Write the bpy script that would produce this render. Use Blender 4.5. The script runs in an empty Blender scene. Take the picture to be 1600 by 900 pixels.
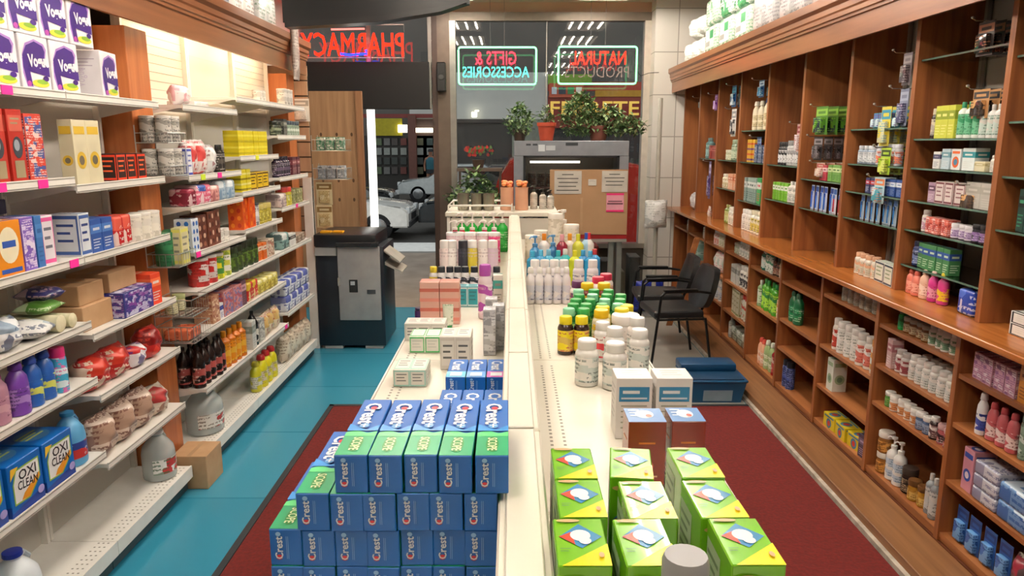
import bpy, bmesh, math, random
from mathutils import Matrix, Vector
PI = math.pi
scene = bpy.context.scene
COL = scene.collection
RND = random.Random(7)

# ------------------------------------------------------------------ camera
CAM_H = 1.95
FPX = 1156.0
PITCH = math.atan(230 / FPX)
CP, SP = math.cos(PITCH), math.sin(PITCH)

def ray(px, py):
    dx, dy = px - 800, py - 450
    return dx, FPX * CP - dy * SP, -FPX * SP - dy * CP

def at_y(px, py, Y):
    x, y, z = ray(px, py)
    return (x * Y / y, Y, CAM_H + z * Y / y)

def at_z(px, py, Z):
    x, y, z = ray(px, py)
    k = (Z - CAM_H) / z
    return (x * k, y * k, Z)

# ------------------------------------------------------------------ materials
def lin(h):
    h = h.lstrip('#')
    r = []
    for i in (0, 2, 4):
        c = int(h[i:i + 2], 16) / 255
        r.append(c / 12.92 if c <= 0.04045 else ((c + 0.055) / 1.055) ** 2.4)
    return (r[0], r[1], r[2], 1)

_M = {}
def bsdf(name):
    m = bpy.data.materials.new(name)
    m.use_nodes = True
    return m, m.node_tree, m.node_tree.nodes['Principled BSDF']

def M(h, rough=0.45, metal=0.0, trans=0.0, alpha=1.0, emis=0.0, coat=0.0):
    k = ('M', h, rough, metal, trans, alpha, emis, coat)
    if k in _M: return _M[k]
    m, nt, b = bsdf('paint_' + h.lstrip('#'))
    c = lin(h)
    b.inputs['Roughness'].default_value = rough
    b.inputs['Metallic'].default_value = metal
    b.inputs['Transmission Weight'].default_value = trans
    b.inputs['Alpha'].default_value = alpha
    b.inputs['Coat Weight'].default_value = coat
    if emis:
        b.inputs['Base Color'].default_value = c
        b.inputs['Emission Color'].default_value = c
        b.inputs['Emission Strength'].default_value = emis
    elif trans == 0:
        # a little unevenness so that nothing is a dead flat colour
        tc = nt.nodes.new('ShaderNodeTexCoord')
        n = nt.nodes.new('ShaderNodeTexNoise'); n.inputs['Scale'].default_value = 9; n.inputs['Detail'].default_value = 2
        nt.links.new(tc.outputs['Object'], n.inputs['Vector'])
        r = nt.nodes.new('ShaderNodeValToRGB')
        r.color_ramp.elements[0].position = 0.3; r.color_ramp.elements[1].position = 0.7
        r.color_ramp.elements[0].color = (c[0] * .9, c[1] * .9, c[2] * .9, 1)
        r.color_ramp.elements[1].color = (min(1, c[0] * 1.06), min(1, c[1] * 1.06), min(1, c[2] * 1.06), 1)
        nt.links.new(n.outputs['Fac'], r.inputs['Fac'])
        nt.links.new(r.outputs['Color'], b.inputs['Base Color'])
    else:
        b.inputs['Base Color'].default_value = c
    _M[k] = m
    return m

def PR(base, ink, accent=None, scale=55, stretch=2.6, rough=0.4):
    """printed surface: base colour, patches of an accent colour and broken lines of illegible small print"""
    accent = accent or ink
    k = ('PR', base, ink, accent, scale, stretch, rough)
    if k in _M: return _M[k]
    m, nt, b = bsdf('print_' + base.lstrip('#'))
    L = nt.links.new
    def math_(op, a, v):
        n = nt.nodes.new('ShaderNodeMath'); n.operation = op
        L(a, n.inputs[0])
        if isinstance(v, (int, float)): n.inputs[1].default_value = v
        else: L(v, n.inputs[1])
        return n.outputs[0]
    tc = nt.nodes.new('ShaderNodeTexCoord')
    sep = nt.nodes.new('ShaderNodeSeparateXYZ'); L(tc.outputs['Object'], sep.inputs[0])
    # lines of print
    mp = nt.nodes.new('ShaderNodeMapping'); mp.inputs['Scale'].default_value = (1, 1, .9)
    L(tc.outputs['Object'], mp.inputs['Vector'])
    n1 = nt.nodes.new('ShaderNodeTexNoise'); n1.inputs['Scale'].default_value = scale * 3.2; n1.inputs['Detail'].default_value = 2
    L(mp.outputs['Vector'], n1.inputs['Vector'])
    row_ = math_('FRACT', math_('MULTIPLY', sep.outputs['Z'], scale * 1.5), 1.0)
    line = math_('LESS_THAN', row_, .5)
    n3 = nt.nodes.new('ShaderNodeTexNoise'); n3.inputs['Scale'].default_value = scale * .45; n3.inputs['Detail'].default_value = 1
    L(tc.outputs['Object'], n3.inputs['Vector'])
    area = math_('GREATER_THAN', n3.outputs['Fac'], .47)
    ink_ = math_('MULTIPLY', math_('MULTIPLY', line, math_('GREATER_THAN', n1.outputs['Fac'], .47)), area)
    # blocks and bands
    mq = nt.nodes.new('ShaderNodeMapping'); mq.inputs['Scale'].default_value = (1, 1, stretch * .7)
    L(tc.outputs['Object'], mq.inputs['Vector'])
    n2 = nt.nodes.new('ShaderNodeTexVoronoi'); n2.inputs['Scale'].default_value = scale * .5; n2.distance = 'CHEBYCHEV'
    L(mq.outputs['Vector'], n2.inputs['Vector'])
    sp = nt.nodes.new('ShaderNodeSeparateColor'); L(n2.outputs['Color'], sp.inputs['Color'])
    acc = math_('GREATER_THAN', sp.outputs['Red'], 0.62)
    ink2 = math_('GREATER_THAN', sp.outputs['Green'], 0.88)
    m1 = nt.nodes.new('ShaderNodeMix'); m1.data_type = 'RGBA'
    m1.inputs['A'].default_value = lin(base); m1.inputs['B'].default_value = lin(accent)
    L(acc, m1.inputs['Factor'])
    m2 = nt.nodes.new('ShaderNodeMix'); m2.data_type = 'RGBA'
    m2.inputs['B'].default_value = lin(ink)
    L(m1.outputs['Result'], m2.inputs['A']); L(math_('MULTIPLY', math_('MAXIMUM', ink_, ink2), .8), m2.inputs['Factor'])
    L(m2.outputs['Result'], b.inputs['Base Color'])
    b.inputs['Roughness'].default_value = rough
    _M[k] = m
    return m

def wood(name, c1, c2, axis='Z', rough=0.35, scale=1.0):
    k = ('W', name)
    if k in _M: return _M[k]
    m, nt, b = bsdf(name)
    L = nt.links.new
    tc = nt.nodes.new('ShaderNodeTexCoord')
    mp = nt.nodes.new('ShaderNodeMapping')
    s = {'X': (.6, 9, 9), 'Y': (9, .6, 9), 'Z': (9, 9, .6)}[axis]
    mp.inputs['Scale'].default_value = tuple(v * scale for v in s)
    L(tc.outputs['Object'], mp.inputs['Vector'])
    n = nt.nodes.new('ShaderNodeTexNoise'); n.inputs['Scale'].default_value = 2.2; n.inputs['Detail'].default_value = 6; n.inputs['Distortion'].default_value = .4
    L(mp.outputs['Vector'], n.inputs['Vector'])
    r = nt.nodes.new('ShaderNodeValToRGB')
    r.color_ramp.elements[0].position = .32; r.color_ramp.elements[0].color = lin(c1)
    r.color_ramp.elements[1].position = .68; r.color_ramp.elements[1].color = lin(c2)
    L(n.outputs['Fac'], r.inputs['Fac']); L(r.outputs['Color'], b.inputs['Base Color'])
    b.inputs['Roughness'].default_value = rough
    _M[k] = m
    return m

def noisy(name, c1, c2, scale=3, rough=.5, detail=4, bump=0.0, lo=.35, hi=.65, coat=0.0):
    k = ('N', name)
    if k in _M: return _M[k]
    m, nt, b = bsdf(name)
    L = nt.links.new
    tc = nt.nodes.new('ShaderNodeTexCoord')
    n = nt.nodes.new('ShaderNodeTexNoise'); n.inputs['Scale'].default_value = scale; n.inputs['Detail'].default_value = detail
    L(tc.outputs['Object'], n.inputs['Vector'])
    r = nt.nodes.new('ShaderNodeValToRGB')
    r.color_ramp.elements[0].position = lo; r.color_ramp.elements[0].color = lin(c1)
    r.color_ramp.elements[1].position = hi; r.color_ramp.elements[1].color = lin(c2)
    L(n.outputs['Fac'], r.inputs['Fac']); L(r.outputs['Color'], b.inputs['Base Color'])
    b.inputs['Roughness'].default_value = rough
    b.inputs['Coat Weight'].default_value = coat
    if bump:
        bp = nt.nodes.new('ShaderNodeBump'); bp.inputs['Strength'].default_value = bump; bp.inputs['Distance'].default_value = .01
        L(n.outputs['Fac'], bp.inputs['Height']); L(bp.outputs['Normal'], b.inputs['Normal'])
    _M[k] = m
    return m

def tiles(name, c1, c2, mortar, scale, rough=.4, w=1.0, h=1.0, vertical=None):
    k = ('T', name)
    if k in _M: return _M[k]
    m, nt, b = bsdf(name)
    L = nt.links.new
    tc = nt.nodes.new('ShaderNodeTexCoord')
    mp = nt.nodes.new('ShaderNodeMapping')
    if vertical == 'XZ': mp.inputs['Rotation'].default_value = (PI / 2, 0, 0)
    if vertical == 'YZ': mp.inputs['Rotation'].default_value = (PI / 2, 0, PI / 2)
    L(tc.outputs['Object'], mp.inputs['Vector'])
    br = nt.nodes.new('ShaderNodeTexBrick')
    br.offset = 0
    br.inputs['Scale'].default_value = scale
    br.inputs['Color1'].default_value = lin(c1); br.inputs['Color2'].default_value = lin(c2); br.inputs['Mortar'].default_value = lin(mortar)
    br.inputs['Mortar Size'].default_value = .012; br.inputs['Brick Width'].default_value = w; br.inputs['Row Height'].default_value = h
    L(mp.outputs['Vector'], br.inputs['Vector']); L(br.outputs['Color'], b.inputs['Base Color'])
    b.inputs['Roughness'].default_value = rough
    _M[k] = m
    return m

def glassmat(name='clear_glass', rough=0.0, col='#ffffff', ior=1.45):
    k = ('G', name)
    if k in _M: return _M[k]
    m, nt, b = bsdf(name)
    b.inputs['Base Color'].default_value = lin(col)
    b.inputs['Transmission Weight'].default_value = 1
    b.inputs['Roughness'].default_value = rough
    b.inputs['IOR'].default_value = ior
    _M[k] = m
    return m

def filmmat(name, col, alpha, rough=.15):
    k = ('F', name)
    if k in _M: return _M[k]
    m, nt, b = bsdf(name)
    b.inputs['Base Color'].default_value = lin(col)
    b.inputs['Alpha'].default_value = alpha
    b.inputs['Roughness'].default_value = rough
    _M[k] = m
    return m

# ------------------------------------------------------------------ mesh builder
_TXT = {}
def text_geo(s, bold=0.012):
    k = (s, bold)
    if k in _TXT: return _TXT[k]
    cu = bpy.data.curves.new('lettering', 'FONT')
    cu.body = s; cu.size = 1; cu.offset = bold; cu.resolution_u = 2; cu.align_x = 'CENTER'; cu.align_y = 'CENTER'
    ob = bpy.data.objects.new('lettering', cu)
    me = ob.to_mesh()
    vs = [tuple(v.co) for v in me.vertices]
    fs = [tuple(p.vertices) for p in me.polygons]
    ob.to_mesh_clear()
    bpy.data.objects.remove(ob); bpy.data.curves.remove(cu)
    x0 = min(v[0] for v in vs); x1 = max(v[0] for v in vs); y0 = min(v[1] for v in vs); y1 = max(v[1] for v in vs)
    cx, cy = (x0 + x1) / 2, (y0 + y1) / 2
    vs = [((v[0] - cx) / (x1 - x0), (v[1] - cy) / (y1 - y0)) for v in vs]
    _TXT[k] = (vs, fs)
    return _TXT[k]

class MB:
    def __init__(s):
        s.v = []; s.f = []; s.m = []; s.mats = []; s.decal = []
    def mi(s, mat):
        if mat not in s.mats: s.mats.append(mat)
        return s.mats.index(mat)
    def add(s, vs, fs, mat, decal=False):
        n = len(s.v); s.v += [tuple(v) for v in vs]
        k = s.mi(mat)
        for f in fs:
            s.f.append(tuple(n + i for i in f)); s.m.append(k); s.decal.append(decal)
        return s
    def box(s, a, b, mat, bev=0.0, seg=1):
        (x0, y0, z0), (x1, y1, z1) = a, b
        if x0 > x1: x0, x1 = x1, x0
        if y0 > y1: y0, y1 = y1, y0
        if z0 > z1: z0, z1 = z1, z0
        if bev:
            bm = bmesh.new()
            bmesh.ops.create_cube(bm, size=1)
            for v in bm.verts:
                v.co = ((x0 + x1) / 2 + v.co.x * (x1 - x0), (y0 + y1) / 2 + v.co.y * (y1 - y0), (z0 + z1) / 2 + v.co.z * (z1 - z0))
            bmesh.ops.bevel(bm, geom=list(bm.edges), offset=min(bev, .45 * min(x1 - x0, y1 - y0, z1 - z0)), segments=seg, affect='EDGES', profile=.6)
            s.take(bm, mat)
            return s
        vs = [(x0, y0, z0), (x1, y0, z0), (x1, y1, z0), (x0, y1, z0), (x0, y0, z1), (x1, y0, z1), (x1, y1, z1), (x0, y1, z1)]
        fs = [(0, 3, 2, 1), (4, 5, 6, 7), (0, 1, 5, 4), (1, 2, 6, 5), (2, 3, 7, 6), (3, 0, 4, 7)]
        return s.add(vs, fs, mat)
    def take(s, bm, mat, mx=None):
        bm.verts.ensure_lookup_table()
        for i, v in enumerate(bm.verts): v.index = i
        vs = [tuple((mx @ v.co) if mx else v.co) for v in bm.verts]
        fs = [tuple(v.index for v in f.verts) for f in bm.faces]
        bm.free()
        return s.add(vs, fs, mat)
    def lathe(s, prof, mat, c=(0, 0, 0), seg=16, sx=1.0, sy=1.0, mx=None):
        """prof: (r, z) from the bottom up; r = 0 closes"""
        vs = []; fs = []
        for r, z in prof:
            for i in range(seg):
                a = 2 * PI * i / seg
                p = Vector((c[0] + r * sx * math.cos(a), c[1] + r * sy * math.sin(a), c[2] + z))
                vs.append(tuple(mx @ p) if mx else tuple(p))
        for j in range(len(prof) - 1):
            for i in range(seg):
                k = (i + 1) % seg
                fs.append((j * seg + i, j * seg + k, (j + 1) * seg + k, (j + 1) * seg + i))
        fs.append(tuple(range(seg - 1, -1, -1)))
        fs.append(tuple((len(prof) - 1) * seg + i for i in range(seg)))
        return s.add(vs, fs, mat)
    def tube(s, pts, r, mat, seg=8, closed=False):
        pts = [Vector(p) for p in pts]
        n = len(pts); vs = []; fs = []
        up = Vector((0, 0, 1))
        for i, p in enumerate(pts):
            if closed: d = pts[(i + 1) % n] - pts[i - 1]
            else: d = (pts[min(i + 1, n - 1)] - pts[max(i - 1, 0)])
            d.normalize()
            u = d.cross(up)
            if u.length < .05: u = d.cross(Vector((1, 0, 0)))
            u.normalize(); w = u.cross(d); w.normalize()
            for k in range(seg):
                a = 2 * PI * k / seg
                vs.append(tuple(p + (u * math.cos(a) + w * math.sin(a)) * (r if not callable(r) else r(i))))
        for j in range(n if closed else n - 1):
            for k in range(seg):
                q = (k + 1) % seg; jj = (j + 1) % n
                fs.append((j * seg + k, j * seg + q, jj * seg + q, jj * seg + k))
        if not closed:
            fs.append(tuple(range(seg - 1, -1, -1))); fs.append(tuple((n - 1) * seg + k for k in range(seg)))
        return s.add(vs, fs, mat)
    def prism(s, poly, plane, a, b, mat):
        """poly of 2D points in plane 'XY','XZ','YZ' extruded from a to b along the third axis"""
        def P(p, t):
            return {'XY': (p[0], p[1], t), 'XZ': (p[0], t, p[1]), 'YZ': (t, p[0], p[1])}[plane]
        n = len(poly)
        vs = [P(p, a) for p in poly] + [P(p, b) for p in poly]
        fs = [tuple(range(n)), tuple(range(2 * n - 1, n - 1, -1))]
        for i in range(n):
            k = (i + 1) % n
            fs.append((i, n + i, n + k, k))
        return s.add(vs, fs, mat)
    def panel(s, o, u, v, n):
        return Panel(s, o, u, v, n)
    def mesh(s, name, sharp=35, smooth=True):
        me = bpy.data.meshes.new(name)
        me.from_pydata(s.v, [], s.f)
        for m in s.mats: me.materials.append(m)
        me.polygons.foreach_set('material_index', s.m)
        bm = bmesh.new(); bm.from_mesh(me)
        bm.faces.ensure_lookup_table()
        fs = [bm.faces[i] for i in range(len(s.f)) if not s.decal[i]]
        if fs: bmesh.ops.recalc_face_normals(bm, faces=fs)
        bm.to_mesh(me); bm.free()
        if smooth:
            me.polygons.foreach_set('use_smooth', [True] * len(me.polygons))
            me.set_sharp_from_angle(angle=math.radians(sharp))
        me.update()
        return me
    def build(s, name, parent=None, loc=None, rz=0):
        return link(name, s.mesh(name), parent, loc, rz)

class Panel:
    """draws flat print on a face: u to the right, v up, n outward"""
    def __init__(s, mb, o, u, v, n):
        s.mb = mb; s.o = Vector(o); s.u = Vector(u); s.v = Vector(v); s.n = Vector(n); s.k = 0.0004
    def P(s, a, b, k): return tuple(s.o + s.u * a + s.v * b + s.n * k)
    def poly(s, pts, mat):
        s.mb.add([s.P(a, b, s.k) for a, b in pts], [tuple(range(len(pts)))], mat, True); s.k += .0003; return s
    def rect(s, a0, b0, a1, b1, mat): return s.poly([(a0, b0), (a1, b0), (a1, b1), (a0, b1)], mat)
    def ell(s, ca, cb, ra, rb, mat, seg=20):
        return s.poly([(ca + ra * math.cos(2 * PI * i / seg), cb + rb * math.sin(2 * PI * i / seg)) for i in range(seg)], mat)
    def text(s, t, ca, cb, w, h, mat, rot=0, bold=.015):
        vs, fs = text_geo(t, bold)
        c, q = math.cos(rot), math.sin(rot)
        s.mb.add([s.P(ca + x * w * c - y * h * q, cb + x * w * q + y * h * c, s.k) for x, y in vs], fs, mat, True); s.k += .0003; return s
    def lines(s, a0, a1, b, n, step, th, mat):
        for i in range(n):
            e = a1 - (a1 - a0) * (.0, .22, .08, .35)[i % 4]
            s.mb.add([s.P(a0, b - i * step, s.k), s.P(e, b - i * step, s.k), s.P(e, b - i * step + th, s.k), s.P(a0, b - i * step + th, s.k)], [(0, 1, 2, 3)], mat, True)
        s.k += .0003; return s

def faces_of(mb, w, d, h, which='FLR'):
    P = {'F': ((0, -d / 2, h / 2), (1, 0, 0), (0, 0, 1), (0, -1, 0), w, h),
         'B': ((0, d / 2, h / 2), (-1, 0, 0), (0, 0, 1), (0, 1, 0), w, h),
         'R': ((w / 2, 0, h / 2), (0, 1, 0), (0, 0, 1), (1, 0, 0), d, h),
         'L': ((-w / 2, 0, h / 2), (0, -1, 0), (0, 0, 1), (-1, 0, 0), d, h),
         'T': ((0, 0, h), (1, 0, 0), (0, 1, 0), (0, 0, 1), w, d)}
    for c in which:
        o, u, v, n, W, H = P[c]
        yield mb.panel(o, u, v, n), W, H, c

# ------------------------------------------------------------------ objects
def link(name, mesh, parent=None, loc=None, rz=0):
    o = bpy.data.objects.new(name, mesh); COL.objects.link(o)
    if parent is not None: o.parent = parent
    if loc is not None: o.location = loc
    o.rotation_euler = (0, 0, rz)
    return o

LABELS = {}
def tag(o, label, cat, group=None, kind=None):
    if label:
        o['label'] = label
        n = len(label.replace(',', ' ').split())
        if n > 16 or n < 4: print('LABEL LENGTH', n, label)
        if label in LABELS and LABELS[label] != (group or o.name): print('LABEL TWICE', label, o.name)
        LABELS[label] = group or o.name
        o['category'] = cat
    if group: o['group'] = group
    if kind: o['kind'] = kind
    return o

def empty(name, label, cat, loc=(0, 0, 0), rz=0, group=None):
    o = bpy.data.objects.new(name, None); COL.objects.link(o)
    o.empty_display_size = .05
    o.location = loc; o.rotation_euler = (0, 0, rz)
    return tag(o, label, cat, group)

def struct(name, mb, label=None, parent=None):
    o = mb.build(name, parent)
    if parent is None: o['kind'] = 'structure'
    return o
# ------------------------------------------------------------------ product kinds
# each returns (object name, [(part name, mesh), ...]); local frame: stands on z=0, front towards -Y, w along X, d along Y
_P = {}
def cached(fn):
    def g(*a):
        k = (fn.__name__,) + a
        if k not in _P: _P[k] = fn(*a)
        return _P[k]
    return g

@cached
def carton(w, d, h, cols, style='band'):
    base, c2, c3 = cols
    mb = MB(); B = M(base, .38)
    mb.box((-w / 2, -d / 2, 0), (w / 2, d / 2, h), B, bev=min(.0012, w * .05))
    A, C = M(c2, .38), M(c3, .38)
    for p, W, H, s in faces_of(mb, w, d, h, 'FLRT'):
        if style == 'band':
            p.rect(-W / 2, H * .08, W / 2, H * .34, A)
            if s != 'T': p.lines(-W * .36, W * .36, -H * .12, 4, H * .085, H * .03, C)
            p.rect(-W * .3, H * .17, W * .3, H * .25, C)
        elif style == 'oval':
            p.ell(0, H * .06, W * .38, H * .33, A); p.rect(-W * .26, H * .02, W * .26, H * .14, C)
            p.rect(-W * .4, -H * .44, W * .4, -H * .36, C)
        elif style == 'diag':
            p.poly([(-W / 2, -H / 2), (W / 2, -H / 2), (W / 2, H * .1), (-W / 2, -H * .25)], A); p.rect(-W * .34, H * .12, W * .34, H * .3, C)
            p.lines(-W * .34, W * .2, -H * .02, 2, H * .06, H * .022, C)
        elif style == 'disc':
            p.ell(0, -H * .12, min(W, H) * .36, min(W, H) * .36, A); p.ell(0, -H * .12, min(W, H) * .2, min(W, H) * .2, C); p.rect(-W * .4, H * .28, W * .4, H * .4, A)
        elif style == 'bulb':
            p.rect(-W * .42, H * .2, W * .42, H * .42, A)
            p.lines(-W * .3, W * .3, H * .36, 2, H * .06, H * .025, C)
            if s == 'F' or s == 'L': p.ell(0, -H * .02, W * .32, H * .15, M('#3a3f48', .25)); p.ell(-W * .05, H * .01, W * .18, H * .08, M('#9aa3ad', .25))
            p.rect(-W * .32, -H * .44, W * .32, -H * .2, C)
        elif style == 'stripes':
            for q in range(4): p.rect(-W / 2, H * (-.42 + .23 * q), W / 2, H * (-.34 + .23 * q), (A, C)[q % 2])
        elif style == 'tiles':
            for q in range(4):
                for t in range(2): p.ell(W * (-.22 + .44 * t), H * (-.36 + .24 * q), W * .13, H * .075, (A, C)[(q + t) % 2], 10)
        elif style == 'frame':
            p.rect(-W * .46, -H * .46, W * .46, H * .46, A); p.rect(-W * .4, -H * .38, W * .4, H * .38, B); p.lines(-W * .3, W * .3, H * .2, 3, H * .18, H * .06, C)
        elif style == 'print':
            p.rect(-W * .46, -H * .46, W * .46, H * .46, PR(base, c2, c3, 70))
    return 'carton', [('carton', mb.mesh('carton'))]

def label_band(r0, z0, z1, mat, sx, sy, seg=20):
    lb = MB(); e = .0007
    vs = []
    for z in (z0, z1):
        for i in range(seg):
            a = 2 * PI * i / seg
            vs.append(((r0 + e) * sx * math.cos(a), (r0 + e) * sy * math.sin(a), z))
    lb.add(vs, [(i, (i + 1) % seg, seg + (i + 1) % seg, seg + i) for i in range(seg)], mat)
    return lb

@cached
def bottle(w, d, h, cols, style='round'):
    body, cap, lab, ink = cols
    r = .5; sx, sy = w, d
    b = MB(); c = MB()
    bm_ = M(body, .22) if not style.startswith('clear') else glassmat('bottle_glass', .02, body)
    wide = {'round': .40, 'wide': .46, 'slim': .22, 'neck': .16, 'clear': .2}.get(style, .34)
    hc = {'round': .2, 'wide': .2, 'slim': .16, 'neck': .08, 'clear': .1}.get(style, .18) * h
    sh = {'round': .12, 'wide': .06, 'slim': .14, 'neck': .34, 'clear': .3}.get(style, .1) * h
    zt = h - hc
    prof = [(.44, 0), (.49, .012 * h), (.5, .04 * h), (.5, zt - sh), (.49, zt - sh * .75), (wide + (.5 - wide) * .35, zt - sh * .3), (wide * .92, zt - sh * .08), (wide * .9, zt)]
    b.lathe(prof, bm_, seg=20, sx=sx, sy=sy)
    m = min(w, d)
    c.lathe([(wide * .98, 0), (wide, .01 * h), (wide, hc * .86), (wide * .9, hc), (wide * .3, hc)], M(cap, .35), c=(0, 0, zt), seg=20, sx=m if style != 'round' else w, sy=m if style != 'round' else d)
    # ribs on the cap
    parts = [('body', b.mesh('body')), ('cap', c.mesh('cap'))]
    if lab:
        lb = label_band(.5, h * .1, zt - sh - .03 * h, PR(lab, ink, cap if cap not in ('#ffffff', '#f4f2ee') else ink, 60 / max(.4, h / .12)), sx, sy)
        parts.append(('paper_label', lb.mesh('paper_label')))
    return 'bottle', parts

@cached
def flatbottle(w, d, h, cols, style='flat'):
    body, cap, lab, ink = cols
    b = MB(); c = MB()
    zt = h * .84
    b.lathe([(.4, 0), (.48, .015 * h), (.5, .06 * h), (.5, h * .55), (.46, h * .7), (.3, h * .8), (.22, zt)], M(body, .3), seg=20, sx=w, sy=d)
    m = min(w, d) * 1.1
    c.lathe([(.3, 0), (.32, .01 * h), (.28, h * .12), (.22, h * .16)], M(cap, .35), c=(0, 0, zt), seg=16, sx=m, sy=m)
    parts = [('body', b.mesh('body')), ('cap', c.mesh('cap'))]
    if lab: parts.append(('paper_label', label_band(.5, h * .12, h * .52, PR(lab, ink, body, 45), w, d).mesh('paper_label')))
    return 'squeeze_bottle', parts

@cached
def pump(w, d, h, cols, style=''):
    body, cap, lab, ink = cols
    b = MB(); c = MB(); zt = h * .72
    b.lathe([(.44, 0), (.5, .02 * h), (.5, h * .55), (.46, h * .62), (.22, h * .69), (.2, zt)], M(body, .2), seg=20, sx=w, sy=d)
    c.lathe([(.24, 0), (.24, h * .06), (.08, h * .07), (.08, h * .19), (.2, h * .2), (.2, h * .25)], M(cap, .35), c=(0, 0, zt), seg=14, sx=w, sy=w)
    c.tube([(0, 0, h * .94), (-w * .35, -d * .2, h * .95), (-w * .5, -d * .28, h * .9)], w * .06, M(cap, .35))
    parts = [('body', b.mesh('body')), ('pump_head', c.mesh('pump_head'))]
    if lab: parts.append(('paper_label', label_band(.5, h * .1, h * .5, PR(lab, ink, body, 50), w, d).mesh('paper_label')))
    return 'pump_bottle', parts

@cached
def trigger(w, d, h, cols, style=''):
    body, cap, lab, ink = cols
    b = MB(); c = MB(); zt = h * .74
    b.lathe([(.44, 0), (.5, .02 * h), (.5, h * .4), (.36, h * .6), (.2, h * .7), (.18, zt)], M(body, .3), seg=18, sx=w, sy=d)
    c.lathe([(.22, 0), (.22, h * .07)], M(cap, .35), c=(0, 0, zt), seg=14, sx=w, sy=w)
    c.box((-w * .12, -d * .75, h * .82), (w * .12, d * .3, h * .96), M(cap, .35), bev=.004)
    c.box((-w * .06, -d * .55, h * .68), (w * .06, -d * .42, h * .83), M(cap, .35), bev=.002)
    parts = [('body', b.mesh('body')), ('spray_head', c.mesh('spray_head'))]
    if lab: parts.append(('paper_label', label_band(.5, h * .08, h * .38, PR(lab, ink, body, 50), w, d).mesh('paper_label')))
    return 'spray_bottle', parts

@cached
def can(w, d, h, cols, style=''):
    body, cap, lab, ink = cols
    b = MB(); c = MB(); zt = h * .78
    b.lathe([(.46, 0), (.5, .012 * h), (.5, zt - .05 * h), (.44, zt)], PR(body, ink, lab or body, 45), seg=20, sx=w, sy=d)
    c.lathe([(.46, 0), (.46, h * .17), (.42, h * .205), (.2, h * .22)], M(cap, .35), c=(0, 0, zt), seg=20, sx=w, sy=d)
    return 'spray_can', [('can', b.mesh('can')), ('cap', c.mesh('cap'))]

@cached
def jar(w, d, h, cols, style=''):
    body, cap, lab, ink = cols
    b = MB(); c = MB(); zt = h * .74
    b.lathe([(.44, 0), (.5, .04 * h), (.5, zt - .12 * h), (.44, zt)], M(body, .25), seg=20, sx=w, sy=d)
    c.lathe([(.49, 0), (.5, .03 * h), (.5, h * .22), (.47, h * .26), (.2, h * .26)], M(cap, .35), c=(0, 0, zt), seg=20, sx=w, sy=d)
    parts = [('body', b.mesh('body')), ('lid', c.mesh('lid'))]
    if lab: parts.append(('paper_label', label_band(.5, h * .1, zt - .16 * h, PR(lab, ink, body, 60), w, d).mesh('paper_label')))
    return 'jar', parts

@cached
def tub(w, d, h, cols, style=''):
    body, cap, lab, ink = cols
    b = MB(); c = MB(); zt = h * .9
    b.lathe([(.48, 0), (.5, .02 * h), (.5, zt)], PR(body, ink, lab or ink, 35), seg=24, sx=w, sy=d)
    c.lathe([(.51, 0), (.515, h * .08), (.49, h * .1), (.2, h * .1)], M(cap, .35), c=(0, 0, zt), seg=24, sx=w, sy=d)
    return 'canister', [('tub', b.mesh('tub')), ('lid', c.mesh('lid'))]

@cached
def jug(w, d, h, cols, style=''):
    body, cap, lab, ink = cols
    bm_ = M(body, .3) if style != 'clear' else filmmat('jug_plastic', '#cfd8d6', .62, .2)
    b = MB(); zt = h * .92
    b.lathe([(.42, 0), (.49, .03 * h), (.5, .08 * h), (.5, h * .52), (.46, h * .66), (.3, h * .8), (.17, h * .88), (.16, zt)], bm_, seg=24, sx=w, sy=d)
    hd = MB()
    hd.tube([(w * .12, 0, h * .84), (w * .34, 0, h * .86), (w * .5, 0, h * .74), (w * .5, 0, h * .6), (w * .46, 0, h * .5)], w * .06, bm_)
    c = MB(); c.lathe([(.2, 0), (.21, h * .02), (.2, h * .07), (.1, h * .08)], M(cap, .35), c=(0, 0, zt), seg=18, sx=w, sy=w)
    parts = [('body', b.mesh('body')), ('handle', hd.mesh('handle')), ('cap', c.mesh('cap'))]
    if lab:
        lb = MB(); seg = 12; vs = []
        for z in (h * .16, h * .46):
            for i in range(seg + 1):
                a = -PI / 2 + (i / seg - .5) * PI * .95
                vs.append((.507 * w * math.cos(a), .507 * d * math.sin(a), z))
        lb.add(vs, [(i, i + 1, seg + 2 + i, seg + 1 + i) for i in range(seg)], PR(lab, ink, '#c23a3a', 30))
        parts.append(('paper_label', lb.mesh('paper_label')))
    return 'jug', parts

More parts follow.
